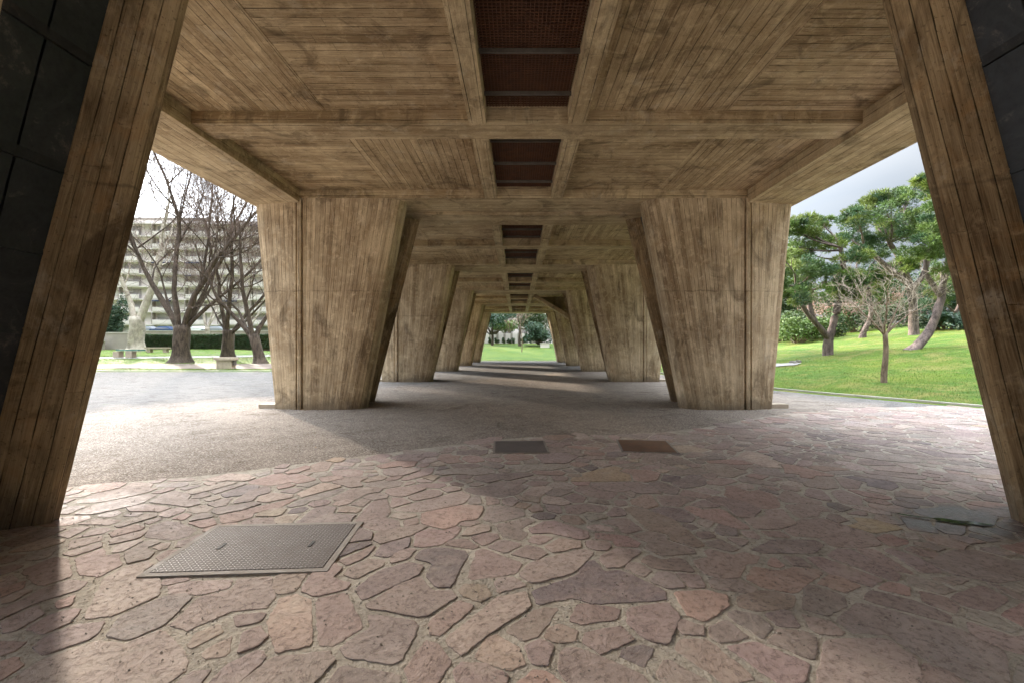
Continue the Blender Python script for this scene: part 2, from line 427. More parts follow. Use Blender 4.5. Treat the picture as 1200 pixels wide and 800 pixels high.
# ------------------------------------------------------------------ terrain
def smin(a, b, k=1.5):
    h = max(k - abs(a - b), 0) / k
    return min(a, b) - h * h * k * .25
def d_right(x, y):
    d = (x - 9.8) * .875 + (y - 16.4) * .484
    d2 = x - 9.3
    return smin(d, d2, 2.0) + .5 if y > 10 else d + .5 * 0
def d_right(x, y): return smin((x - 9.8) * .875 + (y - 16.4) * .484, x - 8.9, 2.0) + .05
def d_left(x, y): return smin(y - 29.4, -x - 9.5, 1.5)
def d_far(x, y): return y - 52.2
def nz(x, y, s=1.0): return noise.noise(Vector((x * s, y * s, 3.3)))
def h_right(x, y):
    d = d_right(x, y)
    if d <= 0: return .03 + .12 * d
    return .03 + .132 * min(d, 30) + .10 * nz(x, y, .25) * min(1, d / 3) + .02 * nz(x, y, 1.3) * min(1, d)
def h_left(x, y):
    d = d_left(x, y)
    if d <= 0: return .03 + .1 * d
    e = max(0, y - 60)
    return .03 + .052 * min(d, 31) + min(.105 * e, 2.6) + .03 * nz(x, y, .4) * min(1, d)
def h_far(x, y):
    d = d_far(x, y)
    if d <= 0: return .03 + .1 * d
    return .03 + .088 * min(d, 26) + .04 * nz(x, y, .3) * min(1, d)
def grid_mesh(name, hf, xs, ys, mat, dz=0.0, test=None):
    me = bpy.data.meshes.new(name); nx, ny = len(xs), len(ys)
    vs = [(x, y, max(hf(x, y) + dz, -.6)) for y in ys for x in xs]
    fs = []
    for j in range(ny - 1):
        for i in range(nx - 1):
            q = (j*nx+i, j*nx+i+1, (j+1)*nx+i+1, (j+1)*nx+i)
            if all(vs[k][2] < -.35 for k in q): continue
            if test and not test((xs[i]+xs[i+1])/2, (ys[j]+ys[j+1])/2): continue
            fs.append(q)
    me.from_pydata(vs, [], fs); me.materials.append(mat)
    me.polygons.foreach_set('use_smooth', [True] * len(me.polygons)); me.update()
    o = bpy.data.objects.new(name, me); COL.objects.link(o); return o
def lin(a, b, n): return [a + (b - a) * i / n for i in range(n + 1)]

# ground
g = MB()
g.face([(-1500, -1500, 0), (1500, -1500, 0), (1500, 1500, 0), (-1500, 1500, 0)])
tag(g.build('ground', M['gravel']), kind='structure')
tag(grid_mesh('lawn_slope', h_right, lin(8, 60, 150), lin(-2, 60, 170), M['lawn'], test=lambda x, y: y < 52 or x > 14), kind='structure')
tag(grid_mesh('lawn_park', h_left, lin(-110, -9, 150), lin(28, 110, 120), M['lawn_left']), kind='structure')
tag(grid_mesh('lawn_end', h_far, lin(-38, 40, 90), lin(51, 110, 80), M['lawn_far'], test=lambda x, y: x > -9.4 or y > 51), kind='structure')

# kerb between gravel and lawn slope
def kerb(pts, name, label):
    mb = MB()
    for a, b in zip(pts, pts[1:]):
        a, b = Vector(a), Vector(b); gap = (b - a).normalized() * .006
        mb.bar(a + gap, b - gap, .09, .10, b - a)
    return tag(mb.build(name, M['kerb']), kind='structure')
def trace(fn, p0, p1, n):
    out = []
    for i in range(n + 1):
        t = i / n; y = p0 + (p1 - p0) * t
        lo, hi = 5.0, 40.0
        for _ in range(40):
            m = (lo + hi) / 2
            if fn(m, y) > 0: hi = m
            else: lo = m
        out.append((lo, y, .03))
    return out
kerb(trace(d_right, 2, 50, 60), 'kerb_slope', '')
kerb([(-x, 29.4, .03) for x in lin(10.5, 100, 80)], 'kerb_park', '')
kerb([(x, 52.1, .02) for x in lin(-9, 30, 30)], 'kerb_end', '')

# path across the park lawn
def strip(name, cl, w, hf, mat, dz=.03, kind='structure'):
    mb = MB(); n = len(cl)
    L = []
    for i, (x, y) in enumerate(cl):
        a, b = cl[max(0, i-1)], cl[min(n-1, i+1)]
        d = Vector((b[0]-a[0], b[1]-a[1])).normalized(); nn = Vector((-d.y, d.x))
        ww = w[i] if isinstance(w, list) else w
        L.append([(x + nn.x * ww * k, y + nn.y * ww * k) for k in (-.5, -.25, 0, .25, .5)])
    for i in range(n - 1):
        for k in range(4):
            q = [L[i][k], L[i+1][k], L[i+1][k+1], L[i][k+1]]
            mb.face([(x, y, hf(x, y) + dz) for x, y in q])
    return tag(mb.build(name, mat), kind=kind)
cl = [(-60 + i * 1.0, 38.0 + 4.5 * math.sin(i / 51 * PI * .5) + .12 * i) for i in range(51)]
cl = [(-62 + i * .8, 37.2 + (i * .8) * .13 + (i * .8 / 50) ** 3 * 4) for i in range(66)]
strip('path', cl, 2.6, h_left, M['path'])
# bare earth under the plane trees
mb = MB()
def blob(mb, cx, cy, rx, ry, hf, dz, seed, n=40, rings=6):
    rr = random.Random(seed); ph = [rr.uniform(0, 6.28) for _ in range(5)]
    def rad(t): return 1 + .16 * math.sin(2*t + ph[0]) + .12 * math.sin(3*t + ph[1]) + .08 * math.sin(5*t + ph[2]) + .05 * math.sin(9*t + ph[3])
    for k in range(rings):
        for i in range(n):
            q = []
            for (kk, ii) in ((k, i), (k+1, i), (k+1, i+1), (k, i+1)):
                t = 2*PI*ii/n; r = kk / rings * rad(t)
                x, y = cx + rx*r*math.cos(t), cy + ry*r*math.sin(t)
                q.append((x, y, hf(x, y) + dz))
            if k == 0: q = [q[0], q[1], q[2]]
            mb.face(q)
blob(mb, -24.5, 32.6, 10.5, 2.3, h_left, .035, 3)
tag(mb.build('bare_earth', M['dirt']), kind='structure')
mb = MB(); blob(mb, 13.6, 23.0, .9, .9, h_right, .05, 9)
tag(mb.build('gravel_patch', M['path']), kind='structure')

# ------------------------------------------------------------------ paving
EDGE = [(-30, 4.2), (-12, 4.3), (-5.2, 4.98), (-3.85, 5.5), (-2.03, 6.62), (-.6, 7.55), (.3, 7.85), (1.46, 7.98), (2.7, 8.25), (3.85, 8.84), (5.9, 10.3), (8.9, 11.6), (12.4, 12.1), (14, 12.2), (40, 12.2)]
def edge_y(x):
    for (a, b), (c, d) in zip(EDGE, EDGE[1:]):
        if x <= c: return b + (d - b) * (x - a) / (c - a)
    return EDGE[-1][1]
mb = MB()
xs = lin(-14, 24, 150)
for a, b in zip(xs, xs[1:]):
    ya, yb = edge_y(a) + .06 * nz(a, 0, 2.5), edge_y(b) + .06 * nz(b, 0, 2.5)
    mb.face([(a, -3, .004), (b, -3, .004), (b, yb, .004), (a, ya, .004)], (1, 0, 0))
tag(mb.build('paving_bed', M['mortar']), kind='structure')
X0, X1, Y0, Y1 = -8.2, 15.5, .3, 12.6
cell = .4; gridh = {}
sites = []
rr = random.Random(21)
def near(x, y, rad):
    k = int(math.ceil(rad / cell)); gx, gy = int(x // cell), int(y // cell)
    for i in range(gx - k, gx + k + 1):
        for j in range(gy - k, gy + k + 1):
            for s_ in gridh.get((i, j), ()): yield s_
def try_add(x, y, r, tight=.80):
    for (a, b, q, _) in near(x, y, r + .34):
        if (a - x) ** 2 + (b - y) ** 2 < ((r + q) * tight) ** 2: return False
    s_ = (x, y, r, len(sites)); sites.append(s_); gridh.setdefault((int(x // cell), int(y // cell)), []).append(s_)
    return True
for r, att, ymax, t in ((.135, 9000, 99, .86), (.10, 26000, 99, .84), (.07, 30000, 7.5, .84)):
    for _ in range(att):
        x, y = rr.uniform(X0 - .5, X1 + .5), rr.uniform(Y0 - .5, min(Y1 + .5, ymax))
        try_add(x, y, r * rr.uniform(.85, 1.15), t)
def clip(poly, a, b, c):      # keep a*x+b*y<=c
    out = []; n = len(poly)
    for i in range(n):
        p, q = poly[i], poly[(i+1) % n]
        dp, dq = a*p[0] + b*p[1] - c, a*q[0] + b*q[1] - c
        if dp <= 0: out.append(p)
        if (dp < 0 < dq) or (dq < 0 < dp):
            t = dp / (dp - dq); out.append((p[0] + (q[0]-p[0])*t, p[1] + (q[1]-p[1])*t))
    return out
PAL = [((.42,.33,.29),5), ((.385,.305,.27),5), ((.345,.28,.25),5), ((.305,.26,.24),3), ((.20,.18,.178),1.2), ((.45,.36,.285),1.5), ((.50,.385,.26),.2), ((.41,.37,.32),2), ((.50,.41,.355),3.5), ((.45,.31,.265),2.5)]
def pick():
    t = rr.uniform(0, sum(w for _, w in PAL))
    for c, w in PAL:
        t -= w
        if t <= 0: break
    k = rr.uniform(.85, 1.15)
    return tuple(x * k * rr.uniform(.96, 1.04) for x in c)
def warp(x, y):
    v = Vector((x * .9, y * .9, 0)); v2 = Vector((x * 3.1, y * 3.1, 7))
    return x + .14 * noise.noise(v) + .012 * noise.noise(v2), y + .14 * noise.noise(v + Vector((9, 4, 2))) + .012 * noise.noise(v2 + Vector((3, 8, 1)))
cells, nbr = {}, {}
for (x, y, r, i) in sites:
    if x < X0 or x > X1 or y < Y0 or y > Y1: continue
    B = r * 3.2
    poly = [(x-B, y-B, None), (x+B, y-B, None), (x+B, y+B, None), (x-B, y+B, None)]   # third entry: neighbour across the edge that starts here
    for (a, b, q, j) in near(x, y, B + .3):
        if j == i: continue
        A_, B_, C_ = a - x, b - y, (a*a + b*b - x*x - y*y) / 2
        out, n = [], len(poly); cut = False
        for k in range(n):
            p, q2 = poly[k], poly[(k+1) % n]
            dp, dq = A_*p[0] + B_*p[1] - C_, A_*q2[0] + B_*q2[1] - C_
            if dp <= 0: out.append(p)
            if dp <= 0 < dq:
                t = dp / (dp - dq); out.append((p[0]+(q2[0]-p[0])*t, p[1]+(q2[1]-p[1])*t, j))
            elif dq < 0 < dp:
                t = dp / (dp - dq); out.append((p[0]+(q2[0]-p[0])*t, p[1]+(q2[1]-p[1])*t, p[2]))
        poly = out
        if len(poly) < 3: break
    if len(poly) < 3: continue
    cells[i] = poly; nbr[i] = {p[2] for p in poly if p[2] is not None}
KEY = {}
def vkey(p): return (round(p[0] / .004), round(p[1] / .004))
def parea(P): return sum(P[k][0]*P[(k+1) % len(P)][1] - P[(k+1) % len(P)][0]*P[k][1] for k in range(len(P))) / 2
def hull(P):
    P = sorted(set((p[0], p[1]) for p in P)); 
    def half(Q):
        h = []
        for p in Q:
            while len(h) > 1 and (h[-1][0]-h[-2][0])*(p[1]-h[-2][1]) - (h[-1][1]-h[-2][1])*(p[0]-h[-2][0]) <= 0: h.pop()
            h.append(p)
        return h
    a, b = half(P), half(P[::-1]); return a[:-1] + b[:-1]
areas = {i: parea(c) for i, c in cells.items()}
used = set(); groups = []
order = list(cells); rr.shuffle(order)
for i in order:
    if i in used: continue
    cy = cells[i][0][1]
    target = rr.choice((.0, .0, .012, .03, .06, .12, .18, .24, .30, .36)) * rr.uniform(.8, 1.2)
    if cells[i][0][0] < -1.2 and target > .12 and rr.random() < .3: target *= .6
    G = [i]; used.add(i); ar = areas[i]
    while ar < target:
        best, bs = None, .865
        pts_ = [p for g_ in G for p in cells[g_]]
        for j in {j for g_ in G for j in nbr[g_]}:
            if j in used or j not in cells: continue
            h_ = parea(hull(pts_ + cells[j])); q = (ar + areas[j]) / h_
            xs_ = [p[0] for p in pts_ + cells[j]]; ys_ = [p[1] for p in pts_ + cells[j]]
            asp = max(max(xs_)-min(xs_), max(ys_)-min(ys_)) / math.sqrt(ar + areas[j])
            q -= max(0, asp - 1.7) * .25
            if q > bs: best, bs = j, q
        if best is None: break
        G.append(best); used.add(best); ar += areas[best]
    groups.append((G, ar))
def outline(G):
    gs = set(G); E = {}
    for g_ in G:
        P = cells[g_]
        for k in range(len(P)):
            if P[k][2] in gs: continue
            a, b = P[k], P[(k+1) % len(P)]
            if math.dist(a[:2], b[:2]) < 1e-5: continue
            E.setdefault(vkey(a), []).append((a[:2], b[:2]))
    if not E: return None
    st = next(iter(E)); cur = st; out = []
    for _ in range(400):
        if cur not in E or not E[cur]:
            alt = [k for k in E if E[k] and abs(k[0]-cur[0]) <= 1 and abs(k[1]-cur[1]) <= 1]
            if not alt: break
            cur = alt[0]
        a, b = E[cur].pop(); out.append(a); cur = vkey(b)
        if cur == st or (abs(cur[0]-st[0]) <= 1 and abs(cur[1]-st[1]) <= 1): break
    return out
def simplify(P, tol):
    P = P[:]
    while len(P) > 4:
        best, bi = tol, None
        for k in range(len(P)):
            a, b, c = P[k-1], P[k], P[(k+1) % len(P)]
            L = math.dist(a, c) or 1e-6
            d = ((c[0]-a[0])*(b[1]-a[1]) - (c[1]-a[1])*(b[0]-a[0])) / L
            dd = abs(d) if d < 0 else abs(d) * .75     # concave dents go first... convex corners stay
            if dd < best: best, bi = dd, k
        if bi is None: break
        P.pop(bi)
    return P
stones = MB()
for i, (G, ar) in enumerate(groups):
    P = outline(G)
    A = parea(P) if P and len(P) > 2 else 0
    if A < ar * .8: P = hull([p for g_ in G for p in cells[g_]]); A = parea(P)
    if A < .0025: continue
    P = simplify(P, .045 if A > .06 else (.03 if A > .02 else .014))
    A = parea(P)
    if A < .0025: continue
    cx, cy = sum(p[0] for p in P)/len(P), sum(p[1] for p in P)/len(P)
    if cy > edge_y(cx) - .05: continue
    near_cam = cy < 5.5
    jw = rr.choice((.006, .010, .014, .020, .027)) * (1 if A > .03 else .6); Q = []
    ws = [jw * rr.uniform(.5, 1.7) for _ in P]; n = len(P)
    for k in range(n):
        a, b, c = P[k-1], P[k], P[(k+1) % n]
        l1, l2 = math.dist(a, b) or 1e-6, math.dist(b, c) or 1e-6
        n1 = (-(b[1]-a[1])/l1, (b[0]-a[0])/l1); n2 = (-(c[1]-b[1])/l2, (c[0]-b[0])/l2)
        m = (n1[0]+n2[0], n1[1]+n2[1]); ml = math.hypot(*m) or 1e-6
        w_ = (ws[k-1] + ws[k]) / 2; sc_ = min(2.2, 2 / max(.5, ml)) * w_ / ml
        Q.append((b[0]+m[0]*sc_, b[1]+m[1]*sc_))
    if parea(Q) < .0012: continue
    # cut corners
    cc = rr.uniform(.03, .13); S = []
    for k in range(len(Q)):
        p, q = Q[k], Q[(k+1) % len(Q)]
        S += [(p[0]+(q[0]-p[0])*cc, p[1]+(q[1]-p[1])*cc), (q[0]+(p[0]-q[0])*cc, q[1]+(p[1]-q[1])*cc)]
    step = .022 if cy < 3.6 else (.035 if cy < 6 else .09)
    O = []
    for k in range(len(S)):
        p, q = S[k], S[(k+1) % len(S)]; L = math.dist(p, q)
        if L < .004: continue
        m = max(1, int(L / step))
        for t in range(m): O.append((p[0]+(q[0]-p[0])*t/m, p[1]+(q[1]-p[1])*t/m))
    if len(O) < 4: continue
    amp = .0065 if near_cam else .006
    O2 = []
    for k, (a, b) in enumerate(O):
        v = Vector((a*17 + i, b*17, i*.37)); v2 = v * 3.1
        a += amp * 1.1 * noise.noise(v) + amp * 1.0 * noise.noise(v2); b += amp * 1.1 * noise.noise(v + Vector((5, 5, 5))) + amp * 1.0 * noise.noise(v2 + Vector((5, 5, 5)))
        O2.append(warp(a, b))
    cx, cy = sum(p[0] for p in O2)/len(O2), sum(p[1] for p in O2)/len(O2)
    hgt = rr.uniform(.003, .008); tx, ty = rr.uniform(-.010, .010), rr.uniform(-.010, .010)
    top = lambda a, b: max(.0055, .004 + hgt + (a-cx)*tx + (b-cy)*ty)
    r1 = max(.4, 1 - .004/max(.04, math.sqrt(A/PI))); r2 = max(.3, 1 - .012/max(.05, math.sqrt(A/PI)))
    base = len(stones.v); n = len(O2); col = pick(); tn = rr.random()
    for (a, b) in O2: stones.v.append((a, b, .0))
    for (a, b) in O2:
        a2, b2 = cx+(a-cx)*r1, cy+(b-cy)*r1; stones.v.append((a2, b2, top(a2, b2) - .0010))
    for (a, b) in O2:
        a2, b2 = cx+(a-cx)*r2, cy+(b-cy)*r2; stones.v.append((a2, b2, top(a2, b2)))
    dk = (col[0]*.22, col[1]*.21, col[2]*.21)  # shade of the joint gaps, painted into the stone's lower rim
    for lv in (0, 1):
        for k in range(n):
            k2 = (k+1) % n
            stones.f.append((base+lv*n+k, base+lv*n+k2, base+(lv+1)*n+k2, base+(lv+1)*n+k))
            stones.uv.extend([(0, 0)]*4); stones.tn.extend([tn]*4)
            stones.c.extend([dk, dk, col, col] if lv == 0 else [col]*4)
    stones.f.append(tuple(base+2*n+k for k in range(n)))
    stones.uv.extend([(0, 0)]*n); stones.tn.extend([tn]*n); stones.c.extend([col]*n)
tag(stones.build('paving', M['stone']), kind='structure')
# loose grit in the joints and scattered fine gravel along the seam
gm = MB()
for _ in range(5200):
    x, y = rr.uniform(-4.5, 4.5), rr.uniform(1.3, 4.6)
    if noise.noise(Vector((x*1.3, y*1.3, 5))) < -.05: continue
    r_ = rr.uniform(.003, .009); z = rr.uniform(.004, .012)
    a = rr.uniform(0, 6.28); k = rr.uniform(.12, .42)
    pts = [(x + r_*math.cos(a+t)*rr.uniform(.7, 1.2), y + r_*math.sin(a+t)*rr.uniform(.7, 1.2), z) for t in (0, 1.6, 3.1, 4.7)]
    tp = (x, y, z + r_*.8); c_ = (k, k*.88, k*.76)
    for q in range(4): gm.face([pts[q], pts[(q+1) % 4], tp], col=c_)
lf = MB(); r5 = random.Random(17)
for _ in range(420):
    if r5.random() < .5:      # drifts against the outer feet of the piers
        sd = r5.choice((-1, 1)); k = r5.choice((1, 1, 2)); x = AX + sd * r5.uniform(4.1, 7.6); y = 4.0 + 9.1 * k - 1.8 - abs(r5.gauss(0, .30)) - .02
    else: x, y = r5.choice((-1, 1)) * r5.uniform(2, 13), r5.uniform(3.5, 26)
    z = .022 + r5.random() * .01; a = r5.uniform(0, 6.28); L, w_ = r5.uniform(.018, .045), r5.uniform(.008, .02)
    u_, v_ = Vector((math.cos(a), math.sin(a), 0)), Vector((-math.sin(a), math.cos(a), 0)); c0 = Vector((x, y, z)); q = r5.uniform(.6, 1.3)
    cc_ = r5.choice(((.20, .11, .05), (.28, .18, .09), (.12, .07, .04)))
    lf.face([c0 - u_*L, c0 - v_*w_ + Vector((0, 0, .006)), c0 + u_*L + Vector((0, 0, .008)), c0 + v_*w_], uv=[(0, 0)]*4, col=tuple(t_*q for t_ in cc_))
tag(lf.build('leaf_litter', M['leaf']), 'small dry brown leaf bits scattered on gravel and round the pier feet', 'leaf litter', kind='stuff')
grit_m = N('grit'); grit_m.done(grit_m.attr('Col'), .9)
tag(gm.build('grit', grit_m.m), 'fine grey grit lying in the paving joints', 'grit', kind='stuff')
# puddle
mb = MB()
def flat_blob(mb, cx, cy, rx, ry, z, seed, rot=0.0, n=36):
    r3 = random.Random(seed); ph = [r3.uniform(0, 6.28) for _ in range(4)]; pts = []
    for i in range(n):
        t = 2*PI*i/n; r_ = 1 + .22*math.sin(2*t+ph[0]) + .16*math.sin(3*t+ph[1]) + .1*math.sin(5*t+ph[2]) + .06*math.sin(9*t+ph[3])
        a, b = rx*r_*math.cos(t), ry*r_*math.sin(t)
        pts.append((cx + a*math.cos(rot) - b*math.sin(rot), cy + a*math.sin(rot) + b*math.cos(rot), z))
    mb.face(pts)
flat_blob(mb, 4.02, 3.98, .17, .055, .0235, 4, -.35); flat_blob(mb, 3.72, 4.12, .10, .025, .0225, 8, -.5)
tag(mb.build('puddle_water', M['water']), kind='structure')

# ------------------------------------------------------------------ covers in the ground
def cover(loc, w, d, rz, label, plate, name='manhole_cover', fr=.045, slots=True, surround=True, twist=0.0):
    t = empty(name, loc, rz, label, 'manhole cover', 'manhole covers in the paving')
    if surround:
        f = MB()
        for (a, b, c, e) in ((-w/2-fr, w/2+fr, -d/2-fr, -d/2), (-w/2-fr, w/2+fr, d/2, d/2+fr), (-w/2-fr, -w/2, -d/2, d/2), (w/2, w/2+fr, -d/2, d/2)):
            f.box(a, b, c, e, -.02, .0165, (1, 0, 0))
        f.build('surround', M['frame'], t)
    p = MB(); g_ = .008
    p.box(-w/2+g_, w/2-g_, -d/2+g_, d/2-g_, -.02, .0180, (1, 0, 0)).build('plate', plate, t)
    r = MB()
    for (a, b, c, e) in ((-w/2, w/2, -d/2, -d/2+g_-.001), (-w/2, w/2, d/2-g_+.001, d/2), (-w/2, -w/2+g_-.001, -d/2+g_, d/2-g_), (w/2-g_+.001, w/2, -d/2+g_, d/2-g_)):
        r.box(a, b, c, e, -.02, .0145)
    r.build('steel_rim', M['steel_dark'], t)
    if slots:
        for sx in (-.28, .30):
            h = MB(); h.box(sx*w-.012, sx*w+.012, -.05, .05, .0185, .022).build('lifting_slot', M['rubber'], t)
    return t
cover((-2.02, 3.52, 0), 1.20, .80, math.radians(3.5), 'large grey tread plate cover with pale surround in the left foreground paving', M['tread'])
cover((.05, 7.05, .0), .80, .80, math.radians(2), 'square dark grey steel cover where paving meets gravel', M['steel_dark'], slots=False, fr=.03)
cover((2.08, 7.1, .0), .80, .84, math.radians(-7), 'square rusty brown cover right of the dark grey one', M['rust'], slots=False, fr=.03)

# ------------------------------------------------------------------ piers
ZT = 5.44
def loft(mb, bot, top, z0, z1, rows=14, closed=True, dv=0.0, taper=None):
    n = len(bot); cum = [0.0]
    for i in range(n):
        a, b = bot[i], bot[(i+1) % n]; c, d = top[i], top[(i+1) % n]
        cum.append(cum[-1] + (math.dist(a, b) + math.dist(c, d)) / 2)
    for k in range(rows):
        for i in range(n if closed else n - 1):
            j = (i + 1) % n; q, uv = [], []
            for (ii, kk, cv) in ((i, k, cum[i]), (j, k, cum[i+1]), (j, k+1, cum[i+1]), (i, k+1, cum[i])):
                t = kk / rows; z = z0 + (z1 - z0) * t
                q.append((bot[ii][0] + (top[ii][0]-bot[ii][0])*t, bot[ii][1] + (top[ii][1]-bot[ii][1])*t, z)); uv.append((z, cv + dv))
            mb.face(q, uv=uv)
    mb.face([(p[0], p[1], z1) for p in top]); mb.face([(p[0], p[1], z0) for p in bot][::-1])
def dens(poly, pins, maxl=.35):
    return poly
def pier(side):
    """side -1 left, +1 right; u is distance from the axis, y' runs along the building"""
    def S(pts): return [(side * u, v) for u, v in pts]
    t = empty('pier', (AX, 0, 0), 0)
    # front shell with the two cast grooves
    def prof(ui, uo, g0):
        # inner rounded nose -> front -> groove pair -> outer facet -> outer side -> back
        pts = [(ui + .10, -1.16), (ui + .02, -1.19), (ui, -1.26), (ui + .02, -1.50), (ui + .10, -1.66), (ui + .30, -1.76)]
        for k in range(1, 5): pts.append((ui + .30 + (g0 - ui - .30) * k / 5, -1.80))
        pts += [(g0, -1.80), (g0 + .002, -1.75), (g0 + .045, -1.75), (g0 + .047, -1.82), (g0 + .075, -1.835), (g0 + .115, -1.835), (g0 + .143, -1.82), (g0 + .145, -1.75), (g0 + .20, -1.75), (g0 + .202, -1.79)]
        pts += [(g0 + .202 + (uo - .12 - g0 - .202) * k / 3, -1.79 + .13 * k / 3) for k in (1, 2)]
        pts += [(uo - .06, -1.62), (uo - .01, -1.52), (uo, -1.35), (uo, -1.16)]
        return pts
    b, tp = prof(4.19, 6.55, 5.68), prof(3.13, 7.08, 5.68)
    if side < 0: pass
    mb = MB(); loft(mb, S(b), S(tp), 0, ZT + (-.0), 16)
    mb.build('front_shell', M['board_pier'], t, smooth=False)
    # rear shell
    def prof2(ui, uo):
        return [(ui + .02, .12), (ui, .2), (ui + .05, .44), (ui + .3, .50), ((ui + uo) / 2, .50), (uo - .3, .50), (uo - .03, .44), (uo, .3), (uo, .12)]
    mb = MB(); loft(mb, S(prof2(5.0, 6.55)), S(prof2(3.5, 7.08)), 0, ZT, 14, dv=3.1)
    mb.build('rear_shell', M['board_pier'], t)
    # fin at the inner edge
    def prof3(ui, w):
        return [(ui + w, -.24), (ui + w * .5, -.15), (ui + .025, -.045), (ui, -.01), (ui + .03, .10), (ui + w + .2, .118)]
    mb = MB(); loft(mb, S(prof3(4.42, .46)), S(prof3(3.06, .38)), 0, ZT, 16, dv=1.7)
    mb.build('fin', M['board_fin'], t)
    # outer cheek closing the hollow
    mb = MB(); loft(mb, S([(6.35, -1.158), (6.5, -1.158), (6.5, .118), (6.35, .118)]), S([(6.85, -1.158), (7.03, -1.158), (7.03, .118), (6.85, .118)]), 0, ZT, 10, dv=5.3)
    mb.build('outer_cheek', M['board_pier'], t)
    # black service panel in the recess
    p = MB()
    def us(z): return 4.86 - .262 * z
    zc = [0.02, .85, 1.76, 2.43, 3.12, 4.03, 4.75, ZT - .01]
    for a, b_ in zip(zc, zc[1:]):
        for (y0, y1) in ((-1.157, -.62), (-.60, -.245)):
            q = [(side*us(a+.008), y0, a+.008), (side*us(a+.008), y1, a+.008), (side*us(b_-.008), y1, b_-.008), (side*us(b_-.008), y0, b_-.008)]
            p.face(q)
    p.face([(side*(us(0)+.03), -1.157, 0), (side*(us(0)+.03), -.24, 0), (side*(us(ZT)+.03), -.24, ZT), (side*(us(ZT)+.03), -1.157, ZT)])
    sp = p.build('service_panel', M['panel'], t)
    for z in zc[1:-1]:
        fl = MB()
        fl.box(*sorted((side*(us(z)-.014), side*(us(z)+.03))), -1.15, -.262, z - .045, z + .045)
        fl.build('flange', M['panel'], sp)
    st = MB(); st.box(*sorted((side*6.55, side*6.98)), -1.55, -1.2, 0, .11)
    st.build('footing_block', M['block'], t)
    return t
pl, pr = pier(-1), pier(1)
ordn = ['nearest', 'second', 'third', 'fourth', 'fifth', 'farthest']
YK = [4.0 + 9.1 * k for k in range(-1, 6)]
for side, first in ((-1, pl), (1, pr)):
    sn = 'left' if side < 0 else 'right'
    for n_, k in enumerate(range(0, 6)):
        o = first if n_ == 0 else copy_tree(first)
        o.location = (AX, YK[n_ + 1], 0)
        if k == 0: lb = f'concrete pier cut off by the {sn} edge, its black steel panel in view'
        elif k == 1: lb = f'wide tapered concrete pier with paired grooves, {sn} of the open bay, framing the {"bare trees" if side < 0 else "pine lawn"}'
        elif k == 5: lb = f'farthest tapered concrete pier, {sn} edge of the bright lawn opening'
        else: lb = f'{ordn[k]} tapered concrete pier from the viewer in the {sn} row'
        tag(o, lb, 'pier', 'tapered concrete piers carrying the building')
        if k != 1:
            pass

# ------------------------------------------------------------------ soffit of the building
bl = empty('building', (0, 0, 0), 0, 'board marked concrete building standing on the piers, its coffered underside overhead', 'building')
ZS = 5.66
def part(mb, name, mat, parent=None): return mb.build(name, mat, parent or bl)
PB = [(y - 1.80, y + .50) for y in YK]           # portal beams
MBm = [(y + 3.53, y + 4.10) for y in YK[:-1]]    # mid beams
for i, (a, b) in enumerate(PB):
    mb = MB()
    if i == 2:      # expansion joint
        mb.box(AX-5.765, AX+5.765, a, a + 1.16, ZT, 5.95, (1, 0, 0)); mb.box(AX-5.765, AX+5.765, a + 1.27, b + .05, ZT - .04, 5.95, (1, 0, 0))
    else: mb.box(AX-5.765, AX+5.765, a, b, ZT, 5.95, (1, 0, 0))
    part(mb, 'cross_beam', M['board_beam'])
for (a, b) in MBm:
    part(MB().box(AX-5.765, AX+5.765, a, b, ZT, 5.95, (1, 0, 0)), 'cross_beam', M['board_beam'])
spans = []
for i in range(len(YK) - 1):
    spans.append((PB[i][1] + (.05 if i == 2 else 0), MBm[i][0])); spans.append((MBm[i][1], PB[i+1][0]))
for j, (a, b) in enumerate(spans):
    for sd in (-1, 1):
        mb = MB(); u = lambda x: AX + sd * x
        div = 3.45
        inY = (j % 2 == 0) == (sd > 0)            # which half runs along the building
        for (x0, x1, g_) in ((1.003, div, (0, 1, 0) if inY else (1, 0, 0)), (div, 5.765, (1, 0, 0) if inY else (0, 1, 0))):
            xa, xb = sorted((u(x0), u(x1)))
            dz = .0 if x0 < 2 else .008
            mb.face([(xa, a, ZS - dz), (xa, b, ZS - dz), (xb, b, ZS - dz), (xb, a, ZS - dz)], g_)
        mb.face([(u(div), a, ZS), (u(div), b, ZS), (u(div), b, ZS - .008), (u(div), a, ZS - .008)], (0, 1, 0))
        part(mb, 'coffer', M['board_soffit'])
        xa, xb = sorted((u(.70), u(1.0)))
        part(MB().box(xa, xb, a, b, ZT, 5.95, (0, 1, 0)), 'rail_beam', M['board_beam'])
    # grating and bars
    gr = MB(); st = .052
    z0 = 5.72
    x = AX - .69
    while x < AX + .69:
        gr.box(x, x + .012, a + .01, b - .01, z0, z0 + .02, skip='tk'); x += st
    y = a + .02
    while y < b - .02:
        gr.box(AX - .69, AX + .69, y, y + .010, z0 + .002, z0 + .018, skip='tlr'); y += st
    g1 = part(gr, 'ceiling_grating', M['grate'])
    nb = max(1, round((b - a) / 1.05))
    for q in range(nb):
        yy = a + (b - a) * (q + .5) / nb
        part(MB().box(AX - .698, AX + .698, yy, yy + .03, 5.64, 5.70), 'support_bar', M['bar'], g1)
    dl = MB(); dl.box(AX - .699, AX + .699, a + .002, b - .002, 5.95, 6.0); part(dl, 'duct_lining', M['shaft'])
ya, yb = -6.6, YK[-1] + .5
for sd in (-1, 1):
    xa, xb = sorted((AX + sd * 5.77, AX + sd * 7.12))
    part(MB().box(xa, xb, ya, yb, 5.33 if True else 0, 5.95, (0, 1, 0)), 'edge_beam', M['board_beam'])
